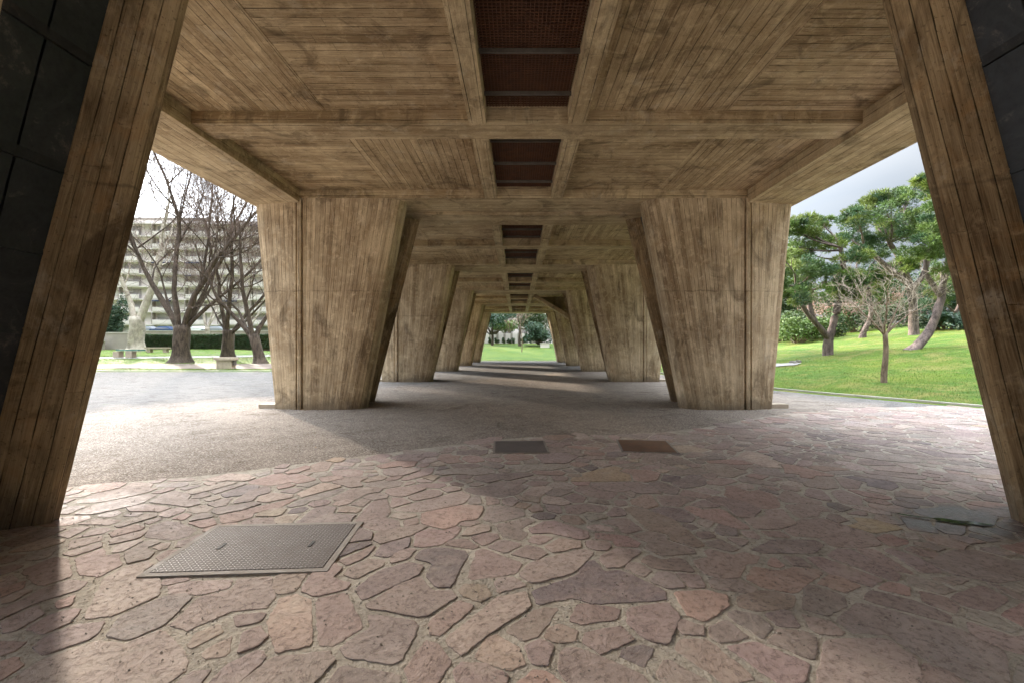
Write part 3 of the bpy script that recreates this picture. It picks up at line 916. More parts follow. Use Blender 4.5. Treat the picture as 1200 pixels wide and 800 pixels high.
part(MB().box(AX - 7.12, AX + 7.12, ya, yb, 6.001, 8.2, (1, 0, 0)), 'deck', M['board_beam'])
# pier heads meet the edge beam: short haunches above the outer part are hidden inside it

# diagonal strut with solid triangular wall behind it, far right bay
t = empty('stair_flight', (0, 0, 0), 0, 'diagonal concrete stair soffit descending to the right in the far bay', 'stair')
p0, p1 = world_at(626, 345, 33.5), world_at(667, 372, 33.5)
p0.z = min(p0.z, 5.5)
MB().bar(p0, p1, .9, .26).build('string_beam', M['board_beam'], t)
mb = MB()
A = [Vector((p0.x + .5, 33.6, ZT - .01)), Vector((p0.x + .3, 33.6, p0.z)), Vector((p1.x, 33.6, p1.z)), Vector((p1.x, 33.6, ZT - .01))]
mb.face(A); Bk = [v + Vector((0, .3, 0)) for v in A]; mb.face(Bk[::-1])
for i in range(4): mb.face([A[i], A[(i+1) % 4], Bk[(i+1) % 4], Bk[i]][::-1])
mb.build('side_wall', M['board_fin'], t)

# ------------------------------------------------------------------ trees
def perp(d, rg):
    a = Vector((rg.gauss(0, 1), rg.gauss(0, 1), rg.gauss(0, 1))); a -= d * a.dot(d)
    return a.normalized() if a.length > 1e-4 else Vector((1, 0, 0))
def grow(mb, tw, p, d, L, r, depth, rg, up=.25, wob=.22, kidsn=(5, 5, 4, 3), ang=(.5, .9), minr=.008, thin=.035):
    n = max(3, min(10, int(L / .45) + 2)); pts, rad = [p.copy()], [r]; dd = d.normalized(); q = p.copy()
    for i in range(n):
        dd = (dd + perp(dd, rg) * wob * rg.random() + Vector((0, 0, up)) * .22).normalized()
        q = q + dd * (L / n); pts.append(q.copy()); rad.append(max(minr, r * (1 - .80 * (i + 1) / n)))
    (mb if r > thin else tw).tube(pts, rad, 7 if r > .12 else (5 if r > thin else 3), cap=False)
    if depth <= 0: return
    k = kidsn[min(len(kidsn) - 1, depth - 1)] if depth <= len(kidsn) else kidsn[-1]
    for i in range(k):
        t = .28 + .72 * (i + rg.random()) / k; f = t * n; j = min(int(f), n - 1); fr = f - j
        pp = pts[j].lerp(pts[j+1], fr); rr_ = (rad[j] + (rad[j+1] - rad[j]) * fr)
        base = (pts[j+1] - pts[j]).normalized(); a = rg.uniform(*ang)
        nd = (base * math.cos(a) + perp(base, rg) * math.sin(a)).normalized()
        grow(mb, tw, pp, nd, L * rg.uniform(.42, .68) * (1.1 - .35 * t), max(minr, rr_ * rg.uniform(.32, .58)), depth - 1, rg, up, wob, kidsn, ang, minr, thin)

def bare_tree(base, trunk_h, r, limbs, seed, label, name='plane_tree', bark='bark_dark', twig='twig_dark', group=None, depth=3, kidsn=(4, 5, 6), minr=.0085, lean=(0, 0), up=.42, flare=1.6, cat='tree', tr=None):
    rg = random.Random(seed); t = empty(name, base, 0, label, cat, group)
    mb, tw = MB(), MB()
    pts, rad = [], []
    n = 8
    for i in range(n + 1):
        f = i / n; z = -.15 + (trunk_h + .15) * f
        pts.append(Vector((lean[0]*f + .04*math.sin(5*f+seed), lean[1]*f, z)))
        rad.append(r * (1 + (flare - 1) * math.exp(-f * 7)) * (1 - .12 * f))
    tk = MB(); tk.tube(pts, rad, 14, cap=True)
    top = pts[-1]
    for (dx, dy, L, rf) in limbs:
        d = Vector((dx, dy, 1)).normalized()
        grow(mb, tw, top - Vector((0, 0, r * .9)) + Vector((dx, dy, 0)).normalized() * r * .25 if (dx or dy) else top - Vector((0, 0, r)), d, L, r * rf, depth, rg, up, .34, kidsn, (.45, 1.15), minr)
    tk.build('trunk', M[bark], t, True)
    b = mb.build('limbs', M[bark], t, True); tw.build('twigs', M[twig], t)
    return t
PG = 'plane trees in the park'
def on(hf, px, py, Y):        # ground point on a height function in the column of a photo pixel
    x = (px - 606) / F * Y
    return (x, Y, hf(x, Y))
b = on(h_left, 212, 424, 36)
bare_tree(b, 3.0, .62, [(-.42, .1, 15.5, .40), (-.10, -.25, 17, .38), (.12, .3, 17, .33), (.40, -.1, 16.0, .38), (.65, .2, 14, .27), (-1.0, .3, 11, .18), (-.3, .8, 14, .22), (.28, .1, 16, .24)], 11,
    'largest dark bare tree with a thick forked trunk standing on worn earth', group=PG, kidsn=(10, 10, 10), depth=3, up=.5)
b = on(h_left, 267, 419, 38.5)
bare_tree(b, 2.6, .50, [(-.4, .1, 12, .38), (.05, -.3, 13, .42), (.45, .2, 12, .34), (.9, 0, 9.5, .24), (-1.1, .2, 8.5, .2)], 23,
    'dark bare tree right behind the stone block bench', group=PG, kidsn=(9, 9, 9), depth=3, up=.5)
b = on(h_left, 305, 425, 35.5)
bare_tree(b, 2.3, .40, [(-.45, .1, 8.5, .5), (-.05, -.2, 9.5, .55), (.3, .2, 9, .5), (-.8, .1, 6.5, .4)], 37,
    'bare tree half hidden by the second left pier', group=PG, kidsn=(4, 6, 7), depth=3, lean=(-.5, 0))
b = on(h_left, 160, 398, 52)
bare_tree(b, 4.0, .78, [(-.75, .1, 13, .42), (.35, .1, 17, .6), (.15, .4, 15, .3)], 41,
    'pale barked plane tree forking low behind the green bench', bark='bark_pale', twig='twig', group=PG, kidsn=(3, 5, 6), depth=3, flare=1.4)
for (px, Y, s_, lb) in ((243, 62, 44, 'thin pale bare tree behind the hedge, between the two darkest trees'), (290, 60, 51, 'pale bare tree behind the hedge at the pier edge')):
    b = on(h_left, px, 398, Y)
    bare_tree(b, 2.5, .32, [(-.3, .1, 9, .6), (.3, 0, 9, .55), (.1, .4, 8, .5)], s_, lb, bark='bark_pale', twig='twig', group=PG, kidsn=(4, 5, 5), depth=3)
# sapling on the slope
b = on(h_right, 1037, 452, 15.6)
bare_tree(b, 1.75, .085, [(-.7, .1, 2.0, .45), (-.3, -.3, 2.0, .45), (0, .3, 2.2, .55), (.35, -.1, 2.1, .45), (.75, .15, 2.1, .45), (-1.1, .2, 1.1, .25), (1.2, -.2, 1.0, .25), (-.9, -.5, .9, .2)], 61,
    'slender bare sapling on the grass slope right of the second pier', name='bare_sapling', bark='bark_sap', twig='twig', depth=3, kidsn=(4, 5, 6), minr=.004, flare=1.3, up=.45)

G1 = [(.075, .135, .036), (.11, .175, .042), (.17, .225, .05), (.045, .10, .045)]
def tuft_cloud(mb, c, rx, ry, rz, n, rg, cols, ln=.26, wd=.035, shell=.5):
    base = rg.choice(cols); k = rg.uniform(.8, 1.25); col0 = tuple(x * k for x in base)
    for _ in range(n):
        v = Vector((rg.gauss(0, 1), rg.gauss(0, 1), rg.gauss(0, 1))).normalized()
        rad = shell + (1 - shell) * rg.random() ** .6
        p = Vector((c[0] + v.x*rx*rad, c[1] + v.y*ry*rad, c[2] + v.z*rz*rad))
        kk = rg.uniform(.75, 1.3); col = tuple(x * kk for x in col0)
        ax = (v + Vector((0, 0, .7)) + Vector((rg.gauss(0, .35), rg.gauss(0, .35), rg.gauss(0, .3)))).normalized()
        for _k in range(3):
            d = (ax + Vector((rg.gauss(0, .4), rg.gauss(0, .4), rg.gauss(0, .4)))).normalized(); s_ = perp(d, rg) * wd * rg.uniform(.6, 1.2)
            L = ln * rg.uniform(.6, 1.25)
            mb.face([p - s_, p + s_, p + d * L + s_ * .25, p + d * L - s_ * .25], uv=[(0, 0)] * 4, col=col)
def pine(base, path, clumps, r, seed, label, extra=(), n=95, sc=1.0, cols=G1, group='stone pines on the grass slope'):
    """path: (x,y,z) offsets of the trunk; clumps: (x,y,z,rx,rz)"""
    rg = random.Random(seed); t = empty('pine_tree', base, 0, label, 'tree', group)
    tk = MB(); P = [Vector((0, 0, -.2))] + [Vector(p) for p in path]
    rad = [r * 1.25] + [r * (1 - .55 * (i + 1) / len(path)) for i in range(len(path))]
    def smooth(P, rad):
        o, q = [], []
        for i in range(len(P) - 1):
            p0, p1, p2, p3 = P[max(0, i-1)], P[i], P[i+1], P[min(len(P)-1, i+2)]
            for k in range(5):
                u = k / 5
                o.append(.5 * ((2*p1) + (p2-p0)*u + (2*p0-5*p1+4*p2-p3)*u*u + (3*p1-p0-3*p2+p3)*u**3)); q.append(rad[i] + (rad[i+1]-rad[i])*u)
        o.append(P[-1]); q.append(rad[-1]); return o, q
    SP, SR = smooth(P, rad); tk.tube(SP, SR, 10); nodes = [(p, q) for p, q in zip(SP, SR)][len(SP)//3:]
    lm = MB()
    for ex in extra:
        Q, q = smooth([Vector(p) for p in ex], [r * .62 * (1 - .5 * i / len(ex)) for i in range(len(ex))]); lm.tube(Q, q, 8)
        nodes += list(zip(Q, q))[3:]
    fo = MB()
    for (x, y, z, rx, rz) in clumps:
        c = Vector((x, y, z)); s_, q = min(nodes, key=lambda a: (a[0] - c).length + max(0, a[0].z - c.z + .3) * 3)
        m = (s_ + c) / 2 + Vector((rg.uniform(-.3, .3), rg.uniform(-.3, .3), -.1))
        Q, q2 = smooth([s_, m, c], [min(q*.6, .09), .05, .02]); lm.tube(Q, q2, 5, cap=False)
        for _ in range(6):
            a = Vector((rg.uniform(-rx, rx)*.8, rg.uniform(-rx, rx)*.8, rg.uniform(-rz, rz)*.7)); lm.tube([m.lerp(c, rg.random()), c + a], [.02, .008], 3, cap=False)
        for _ in range(9):       # each clump is several smaller ones
            a = Vector((rg.uniform(-1, 1)*rx*.86, rg.uniform(-1, 1)*rx*.86, rg.uniform(-.9, 1)*rz*.8)); s2 = rg.uniform(.31, .54)
            tuft_cloud(fo, c + a, rx*s2*sc, rx*s2*sc, max(rz, rx*.6)*s2*.8*sc, n, rg, cols, .20 * sc, .022 * sc, .25)
    tk.build('trunk', M['bark_pine'], t, True)
    if lm.v: lm.build('limbs', M['bark_pine'], t, True)
    fo.build('crown', M['needle'], t)
    return t
def clumps_from_px(base, Y, pts, rg, spread=1.6):
    out = []
    for (px, py, s_) in pts:
        yy = Y + rg.uniform(-spread, spread)
        p = world_at(px, py, yy)
        out.append((p.x - base[0], p.y - base[1], p.z - base[2], s_, s_ * .75))
    return out
def rel(base, Y, pts):
    return [tuple(world_at(px, py, Y + dy) - Vector(base)) for (px, py, dy) in pts]
rg = random.Random(5)
b = on(h_right, 970, 412, 25)
pine(b, rel(b, 25, [(971, 400, 0), (975, 385, 0), (981, 362, .2), (984, 340, .3), (988, 315, .4), (985, 290, 0)]),
    clumps_from_px(b, 25, [(945, 268, .95), (935, 290, .9), (930, 320, .9), (955, 300, 1.1), (975, 285, .9), (962, 262, .7), (940, 345, .8), (965, 330, 1.1), (990, 320, .9), (985, 345, .8), (925, 350, .7), (1000, 300, .8), (1000, 345, .7), (950, 318, 1.0), (932, 268, .6), (1003, 330, .6), (915, 300, .7), (912, 330, .7)], rg), .25, 71,
    'pine with a low V fork growing nearest the second right pier', extra=[rel(b, 25, [(972, 398, 0), (960, 383, -.2), (945, 366, -.3), (936, 350, -.3), (932, 335, -.2)]), rel(b, 25, [(955, 378, -.2), (950, 365, -.1), (948, 352, 0), (952, 340, 0)])])
b = on(h_right, 1066, 415, 22)
pine(b, rel(b, 22, [(1075, 406, 0), (1087, 391, 0), (1096, 372, .1), (1103, 350, .2), (1106, 330, .2), (1112, 300, 0), (1116, 270, 0)]),
    clumps_from_px(b, 22, [(1095, 245, .9), (1085, 222, .7), (1078, 262, .9), (1105, 270, .9), (1120, 255, .9), (1090, 290, .8), (1130, 280, 1.0), (1140, 240, 1.0), (1082, 215, .5), (1150, 260, 1.0), (1125, 305, .9)], rg), .24, 73,
    'pine whose trunk leans right towards the nearest right pier', extra=[rel(b, 22, [(1104, 350, .2), (1095, 337, .2), (1086, 322, .3), (1084, 305, .3)])])
b = on(h_right, 1071, 402, 30)
pine(b, rel(b, 30, [(1071, 385, 0), (1070, 365, 0), (1068, 345, 0), (1062, 322, 0), (1052, 300, 0), (1042, 285, 0)]),
    clumps_from_px(b, 30, [(1040, 250, 1.2), (1060, 240, 1.2), (1020, 255, 1.1), (1005, 262, 1.0), (1035, 275, 1.2), (1055, 275, 1.3), (1015, 285, 1.0), (1072, 268, 1.1), (990, 275, .9), (1045, 232, .9), (1065, 225, .8), (1025, 240, .8), (1078, 300, .9), (1000, 250, .7), (1065, 310, .8)], rg), .30, 77,
    'dark straight trunked pine carrying the widest crown behind the sapling', extra=[rel(b, 30, [(1066, 335, 0), (1045, 318, 0), (1025, 300, 0), (1012, 290, 0)]), rel(b, 30, [(1068, 340, 0), (1080, 325, 0), (1088, 305, 0)])])
b = on(h_right, 1010, 398, 33)
pine(b, rel(b, 33, [(1013, 388, 0), (1019, 375, 0), (1021, 360, 0), (1017, 342, 0), (1012, 325, 0)]),
    clumps_from_px(b, 33, [(1010, 318, 1.2), (1030, 330, 1.1), (995, 335, 1.0), (1020, 345, .9), (1040, 320, 1.0), (1005, 300, .9), (1030, 300, 1.0)], rg), .22, 79,
    'short curved pine between the V forked pine and the sapling')
b = on(h_right, 1098, 394, 34)
pine(b, rel(b, 34, [(1108, 382, 0), (1120, 368, 0), (1130, 350, 0), (1136, 330, 0)]),
    clumps_from_px(b, 34, [(1110, 340, 1.3), (1130, 320, 1.4), (1095, 350, 1.0), (1145, 340, 1.4), (1120, 300, 1.2), (1100, 325, .9)], rg), .3, 83,
    'pine leaning hard right, farthest behind the nearest right pier')

# shrubs and background trees
def shrub(base, rx, ry, h, seed, label, cols, cat='shrub', name='shrub', group=None, leaf=.13, n=130, k=14, mat='leaf', twigs=True, trunk=None):
    rg = random.Random(seed); t = empty(name, base, 0, label, cat, group); fo, st = MB(), MB()
    z0 = trunk or 0
    for i in range(k):
        a, rr_ = rg.uniform(0, 6.28), math.sqrt(rg.random()) * .75
        c = Vector((rx*rr_*math.cos(a), ry*rr_*math.sin(a), z0 + (h - z0) * rg.uniform(.22, .78)))
        s_ = rg.uniform(.28, .45)
        st.tube([(c.x*.2, c.y*.2, -.1 if not trunk else z0*.7), (c.x*.6, c.y*.6, c.z*.6), c], [.05 if not trunk else .10, .03, .01], 4, cap=False)
        cx_ = rg.choice(cols)
        for _ in range(n):
            v = Vector((rg.gauss(0, 1), rg.gauss(0, 1), rg.gauss(0, 1))).normalized() * rg.uniform(.5, 1)
            p = c + Vector((v.x*rx*s_, v.y*ry*s_, v.z*(h - z0)*s_*.62))
            if p.z < 0: p.z = -p.z * .3
            d = Vector((rg.gauss(0, 1), rg.gauss(0, 1), rg.gauss(0, 1))).normalized(); s2 = perp(d, rg) * leaf * .5; L = leaf * rg.uniform(.7, 1.4)
            q = rg.uniform(.7, 1.35)
            fo.face([p - s2, p + s2, p + d*L + s2*.3, p + d*L - s2*.3], uv=[(0, 0)]*4, col=tuple(x*q for x in cx_))
    if trunk: MB().tube([(0, 0, -.2), (.05, 0, z0*.5), (0, .05, z0 + (h-z0)*.4)], [.26, .2, .12], 8).build('trunk', M['bark_dark'], t, True)
    fo.build('foliage', M[mat], t); st.build('stems' if not trunk else 'limbs', M['bark_sap' if not trunk else 'bark_dark'], t)
    return t
GD = [(.03, .06, .022), (.045, .08, .025), (.06, .10, .03)]; GB = [(.035, .075, .05), (.05, .095, .06)]; GR = [(.28, .15, .12), (.34, .22, .17)]; GY = [(.08, .14, .03), (.11, .17, .04)]
SG = 'shrubs at the top of the grass slope'
def atr(px, Y): return on(h_right, px, 400, Y)
for (px, Y, rx, h, lb, cols, sd) in (
    (935, 38, 2.8, 2.3, 'light green shrub beside the second right pier at the slope top', GY, 1),
    (962, 39, 2.4, 2.4, 'dark green shrub below the reddish bare one', GD, 2),
    (975, 43, 3.6, 4.3, 'reddish leafless shrub behind the green ones on the slope', GR, 3),
    (1003, 41, 2.8, 3.0, 'very dark shrub between the V forked pine and the curved pine', GD, 4),
    (1035, 42, 2.8, 3.2, 'dark shrub directly behind the sapling crown', GD, 5),
    (1108, 31, 1.9, 1.3, 'low bluish shrub at the foot of the leaning pines', GB, 6),
    (1090, 40, 2.8, 4.8, 'tall blue green shrub behind the leaning pine trunk', GB, 7),
    (1062, 44, 3.0, 3.6, 'reddish brown shrub behind the straight pine trunk', GR, 8),
    (1125, 38, 3.0, 4.4, 'blue green shrub closest to the nearest right pier', GB, 9),
    (915, 42, 3.0, 3.2, 'dark shrub partly hidden by the second right pier', GD, 10)):
    b = atr(px, Y); shrub(b, rx, rx, h, 100 + sd, lb, cols, group=SG, k=20, n=150, leaf=.16 if cols is not GR else .10)
for (px, Y, rx, h, lb, sd) in ((905, 52, 5, 8, 'broad dark evergreen behind the slope, seen beside the second right pier', 1), (1000, 56, 7, 6.5, 'broad dark evergreen on the skyline left of the sapling', 2), (1060, 58, 6, 7.5, 'broad dark evergreen on the skyline right of the sapling', 3), (1140, 54, 6, 9, 'broad dark evergreen on the skyline behind the nearest right pier', 4)):
    b = atr(px, Y); shrub((b[0], b[1], b[2]), rx, rx*.7, h, 200 + sd, lb, GD, cat='tree', name='evergreen_tree', k=26, n=170, leaf=.3, trunk=1.6, group='evergreens on the skyline')

# rocks beside the pale patch
for i, (x, y, s_) in enumerate(((14.6, 23.2, .2), (15.0, 23.4, .16), (14.5, 22.8, .13))):
    mb = MB(); rg = random.Random(300 + i); ring = []
    for (k, zz, q) in ((0, -.1, 1.0), (1, .3, .95), (2, .62, .6)):
        ring.append([(s_*q*math.cos(2*PI*j/7)*rg.uniform(.85, 1.15), s_*.8*q*math.sin(2*PI*j/7)*rg.uniform(.85, 1.15), zz*s_) for j in range(7)])
    for a, c in zip(ring, ring[1:]):
        for j in range(7): mb.face([a[j], a[(j+1) % 7], c[(j+1) % 7], c[j]])
    mb.face(ring[-1])
    tag(mb.build('rock', M['rock'], loc=(x, y, h_right(x, y) + .03)), ('largest', 'right hand', 'left hand')[i] + ' grey rock beside the pale patch on the slope', 'rock', 'rocks on the grass slope')

# grass blades: slope near the kerb and edges
gb = MB(); rg = random.Random(90)
for _ in range(60000):
    y = rg.uniform(9, 26); x = rg.uniform(9.0, 21)
    d = d_right(x, y)
    if d < -.03 or rg.random() < d / 13: continue
    z = h_right(x, y) - .01; hgt = rg.uniform(.03, .075); a = rg.uniform(0, 6.28); w = .007
    q = rg.uniform(.7, 1.4); c_ = rg.choice(((.06, .14, .014), (.10, .19, .02), (.16, .20, .04)))
    if rg.random() < .06: c_ = (.26, .22, .09)
    gb.face([(x - w*math.cos(a), y - w*math.sin(a), z), (x + w*math.cos(a), y + w*math.sin(a), z), (x + rg.uniform(-.025, .025), y + rg.uniform(-.025, .025), z + hgt)], uv=[(0, 0)]*3, col=tuple(v*q for v in c_))
tag(gb.build('grass', M['blade']), 'short green grass blades on the slope by the kerb', 'grass', kind='stuff')
gb = MB()
for _ in range(26000):
    x = rg.uniform(-45, -12); y = rg.uniform(29.4, 44)
    if nz(x, y, .35) < -.15 and y < 36: continue
    z = h_left(x, y) - .01; hgt = rg.uniform(.05, .12); a = rg.uniform(0, 6.28); w = .014
    q = rg.uniform(.7, 1.4); c_ = rg.choice(((.06, .13, .016), (.10, .17, .025), (.14, .18, .04)))
    gb.face([(x - w*math.cos(a), y - w*math.sin(a), z), (x + w*math.cos(a), y + w*math.sin(a), z), (x + rg.uniform(-.04, .04), y + rg.uniform(-.04, .04), z + hgt)], uv=[(0, 0)]*3, col=tuple(v*q for v in c_))
tag(gb.build('grass', M['blade']), 'sparse grass blades round the plane trees', 'grass', kind='stuff')

# ------------------------------------------------------------------ park furniture (left)
b = on(h_left, 265, 433, 31)
t = empty('stone_bench', b, .1, 'squat stone block bench with an overhanging slab by the park kerb', 'bench')
MB().box(-.5, .5, -.28, .28, -.1, .62).build('base', M['block'], t)
MB().box(-.66, .66, -.36, .36, .622, .80).build('slab', M['block'], t)
MB().box(.53, .60, -.2, .2, .25, .6).build('end_bracket', M['steel_dark'], t)
b = on(h_left, 150, 410, 41)
t = empty('park_bench', b, -.2, 'green topped park bench on stone supports left of the big tree', 'bench')
for i, sx in enumerate((-1.15, .35)):
    MB().box(sx - .35, sx + .35, -.22, .22, -.1, .60).build('support', M['block'], t)
for yy in (-.25, -.02, .21): MB().box(-1.1, 1.5, yy, yy + .2, .64, .78).build('seat_board', M['green_paint'], t)
for i, (px, Y, lb) in enumerate(((185, 49, 'low beige stone bench in front of the hedge'),)):
    b = on(h_left, px, 405, Y); t = empty('stone_bench', b, 0, lb, 'bench')
    MB().box(-1.3, 1.3, -.25, .25, .42, .6).build('slab', M['block'], t)
    for sx in (-.9, .9): MB().box(sx-.2, sx+.2, -.2, .2, -.1, .418).build('support', M['block'], t)
# low walls on the far left
b = on(h_left, 137, 400, 55)
t = empty('garden_wall', b, 0, 'low pale wall left of the pale plane tree', 'wall')
MB().box(-2.6, 2.4, -.2, .2, -.3, 2.0).build('panel', M['beige_wall'], t)
MB().box(-2.7, 2.5, -.26, .26, 2.002, 2.12).build('coping', M['kerb'], t)
b = on(h_left, 110, 400, 54)
t = empty('garden_wall', b, 0, 'second low wall section, cut by the nearest left pier', 'wall')
MB().box(-6, 1.2, -.2, .2, -.3, 1.0).build('panel', M['beige_wall'], t)
MB().box(-6.1, 1.3, -.26, .26, 1.002, 1.1).build('coping', M['kerb'], t)
# hedge
rg = random.Random(55); hb = MB(); Yh = 56; xa, xb = (172 - 606)/F*Yh, (330 - 606)/F*Yh
t = empty('hedge', ((xa+xb)/2, Yh, h_left((xa+xb)/2, Yh)), 0, 'long clipped dark green hedge behind the plane trees', 'hedge')
W = (xb - xa) / 2; Hh = 1.75
for _ in range(26000):
    f = rg.random(); x = rg.uniform(-W, W)
    if f < .6: p = Vector((x, -.6 + rg.uniform(0, .15), rg.uniform(0, Hh)))
    elif f < .9: p = Vector((x, rg.uniform(-.6, .6), Hh - rg.uniform(-.05, .15)))
    else: p = Vector((x, .6, rg.uniform(0, Hh)))
    p.z += .06 * nz(p.x, 3, .8)
    d = Vector((rg.gauss(0, 1), rg.gauss(0, 1), rg.gauss(0, 1))).normalized(); s2 = perp(d, rg) * .05; q = rg.uniform(.6, 1.4)
    hb.face([p - s2, p + s2, p + d*.12 + s2*.3, p + d*.12 - s2*.3], uv=[(0, 0)]*4, col=(.04*q, .075*q, .032*q))
hb.build('foliage', M['leaf'], t)
MB().box(-W, W, -.48, .48, -.2, Hh - .12).build('inner_twigs', M['twig_dark'], t)
# boundary wall behind hedge
Yw = 66; xa, xb = (150 - 606)/F*Yw, (345 - 606)/F*Yw
t = empty('boundary_wall', (0, Yw, h_left(-48, Yw)), 0, 'long beige boundary wall between hedge and parked cars', 'wall')
MB().box(xa, xb, -.15, .15, -.3, 1.75).build('panel', M['beige_wall'], t)
MB().box(xa - .05, xb + .05, -.21, .21, 1.752, 1.86).build('coping', M['kerb'], t)
# conifer
b = on(h_left, 131, 400, 58)
shrub(b, 1.7, 1.7, 7.2, 401, 'narrow blue green cypress beside the nearest left pier', GB, cat='tree', name='cypress_tree', k=26, n=170, leaf=.2, trunk=.5)

# cars
def car(loc, rz, label, paint, L=4.2, Hc=1.45):
    t = empty('parked_car', loc, rz, label, 'car', 'cars parked before the apartment block')
    prof = [(-L/2, .35), (-L/2, .75), (-L/2+.15, .88), (-L*.26, .95), (-L*.12, Hc-.04), (L*.22, Hc), (L*.40, .98), (L/2-.05, .9), (L/2, .7), (L/2, .35)]
    mb = MB(); w = .85
    A = [(x, -w if z < 1 else -w+.13, z) for x, z in prof]; B = [(x, w if z < 1 else w-.13, z) for x, z in prof]
    mb.face(A); mb.face(B[::-1])
    for i in range(len(A)):
        j = (i+1) % len(A); mb.face([A[j], A[i], B[i], B[j]])
    mb.build('body', M[paint], t)
    for s_ in (-1, 1):
        g_ = MB(); y = s_ * (w - .055)
        g_.face([(-L*.215, s_*(w+.004), .97), (L*.34, s_*(w+.004), .97), (L*.21, y-s_*.07, Hc-.08), (-L*.11, y-s_*.07, Hc-.1)]); g_.build('window', M['glass'], t)
        for wx in (-L*.32, L*.30):
            q = MB(); q.tube([(wx, s_*(w-.2), .32), (wx, s_*(w+.02), .32)], [.32, .32], 14); q.build('wheel', M['rubber'], t)
    return t
hc_ = lambda x: h_left(x, 86)
for (px, paint, rz, lb) in ((192, 'car_blue', .1, 'blue car parked left of the big bare tree'), (232, 'car_white', 0, 'white car seen just right of the big bare tree'), (252, 'car_grey', .05, 'grey car parked left of the second bare tree'), (285, 'car_white', -.05, 'white car seen between second bare tree and pier'), (172, 'car_grey', 0, 'grey car parked behind the pale plane tree')):
    x = (px - 606) / F * 86; car((x, 86, hc_(x) + .02), rz, lb, paint)

# apartment block
YA = 100.0
ab = empty('apartment_block', (-80, YA, 4.0), .03, 'white apartment block with long balconies and navy awnings behind the bare trees', 'building')
NB, NF, BW, FH = 9, 9, 7.4, 2.9
Wd = NB * BW / 2
MB().box(-Wd, Wd, 1.6, 14, -1.5, NF * FH + .8).build('wall', M['white_wall'], ab)
MB().box(-Wd*.35, Wd*.2, 4, 11, NF*FH + .802, NF*FH + 2.2).build('roof_house', M['beige_wall'], ab)
rg = random.Random(66)
for f in range(NF):
    z = f * FH
    mb = MB(); mb.box(-Wd - .3, Wd + .3, .55, 1.6, z + FH - .28, z + FH); mb.build('balcony_slab', M['white_wall'], ab)
    for i in range(NB):
        x0 = -Wd + i*BW
        if f: MB().box(x0 + .25, x0 + BW*.62, -.06+.5, .04+.5, z + .01, z + 1.0).build('balcony_parapet', M['white_wall'], ab)
        if f and rg.random() < .25: MB().box(x0 + .3, x0 + BW*.6, -.02, .54, z + FH - .66, z + FH - .40).build('awning', M['navy'], ab)
for f in range(NF):
    z = f * FH
    for i in range(NB):
        x0 = -Wd + i*BW
        w = MB().box(x0 + .6, x0 + BW*.58, 1.50, 1.597, z + .15, z + 2.35).build('window', M['glass'], ab)
        if rg.random() < .5:
            hh = rg.uniform(.4, 1.6); MB().box(x0 + .6, x0 + .6 + BW*.26, 1.44, 1.498, z + 2.35 - hh, z + 2.34).build('blind', M['blind'], w)
for i in range(NB + 1):
    x0 = -Wd + i*BW
    MB().box(x0 - .12, x0 + .12, .56, 1.598, -1.5, NF*FH - .29).build('party_wall', M['beige_wall'], ab)

# second block far right of it, seen through the far opening
ab2 = empty('apartment_block', (0, 135, 5.0), 0, 'pale apartment block seen above the far boundary wall', 'building')
MB().box(-14, 18, 0, 12, -3, 14).build('wall', M['white_wall'], ab2)
for f in range(4):
    for i in range(7):
        MB().box(-12.5 + i*4.3, -10 + i*4.3, -.06, -.002, .5 + f*3.1, 2.3 + f*3.1).build('window', M['glass'], ab2)

# far end of the view
Ye = 79; zf = h_far(0, Ye)
t = empty('boundary_wall', (0, Ye, zf), 0, 'pale boundary wall closing the far lawn', 'wall')
MB().box((556-606)/F*Ye, (628-606)/F*Ye, -.15, .15, -.3, 1.75).build('panel', M['white_wall'], t)
for i in range(9):
    x = (558 + i*8.3 - 606)/F*Ye; MB().box(x - .2, x + .2, -.24, -.152, -.3, 1.85).build('pilaster', M['beige_wall'], t)
for i, px in enumerate((574, 582, 590.5, 596.5, 602.5, 613)):
    x = (px-606)/F*77.5; nm = ['leftmost', 'second', 'third', 'fourth', 'fifth', 'rightmost'][i]
    shrub((x, 77.5, h_far(x, 77.5)), .5, .5, 1.15, 500 + i, f'{nm} small dark shrub along the far wall', GD, k=5, n=60, leaf=.16, group='small shrubs along the far wall')
for (px, Y, rx, h, tr, lb, cols, sd) in ((577, 74, 4.2, 6.4, 2.6, 'dark evergreen tree at the left of the far lawn', GB, 1), (634, 73, 2.9, 4.0, .4, 'dense dark evergreen at the right of the far lawn', GB, 2), (622, 84, 3.2, 7.6, 2.2, 'green tree behind the far wall, right of the centre', GD, 3), (592, 92, 3.4, 5.6, 2.2, 'loose green tree behind the far wall', GY, 4), (560, 82, 4, 8, 2.2, 'dark tree behind the far wall at the far left', GD, 5), (650, 84, 4, 8, 2.2, 'dark tree behind the far wall at the far right', GD, 6)):
    x = (px-606)/F*Y; shrub((x, Y, h_far(x, Y)), rx, rx, h, 600+sd, lb, cols, cat='tree', name='evergreen_tree', k=20, n=140, leaf=.26, trunk=tr, group='evergreens round the far lawn')
x = (609-606)/F*73; bare_tree((x, 73, h_far(x, 73)), 3.0, .20, [(-.3, 0, 4, .6), (.3, .1, 4, .6), (0, .3, 4.2, .5)], 701, 'dark trunked bare tree at the centre of the far lawn', twig='twig_pink', depth=2, kidsn=(4, 6), group='bare trees on the far lawn')
x = (611.5-606)/F*63; bare_tree((x, 63, h_far(x, 63)), 2.6, .06, [(-.15, 0, 3, .6), (.15, .1, 3, .6)], 703, 'thin sapling in front of the dark trunked bare tree', name='bare_sapling', bark='bark_sap', twig='twig', depth=2, kidsn=(4, 5), group='bare trees on the far lawn')
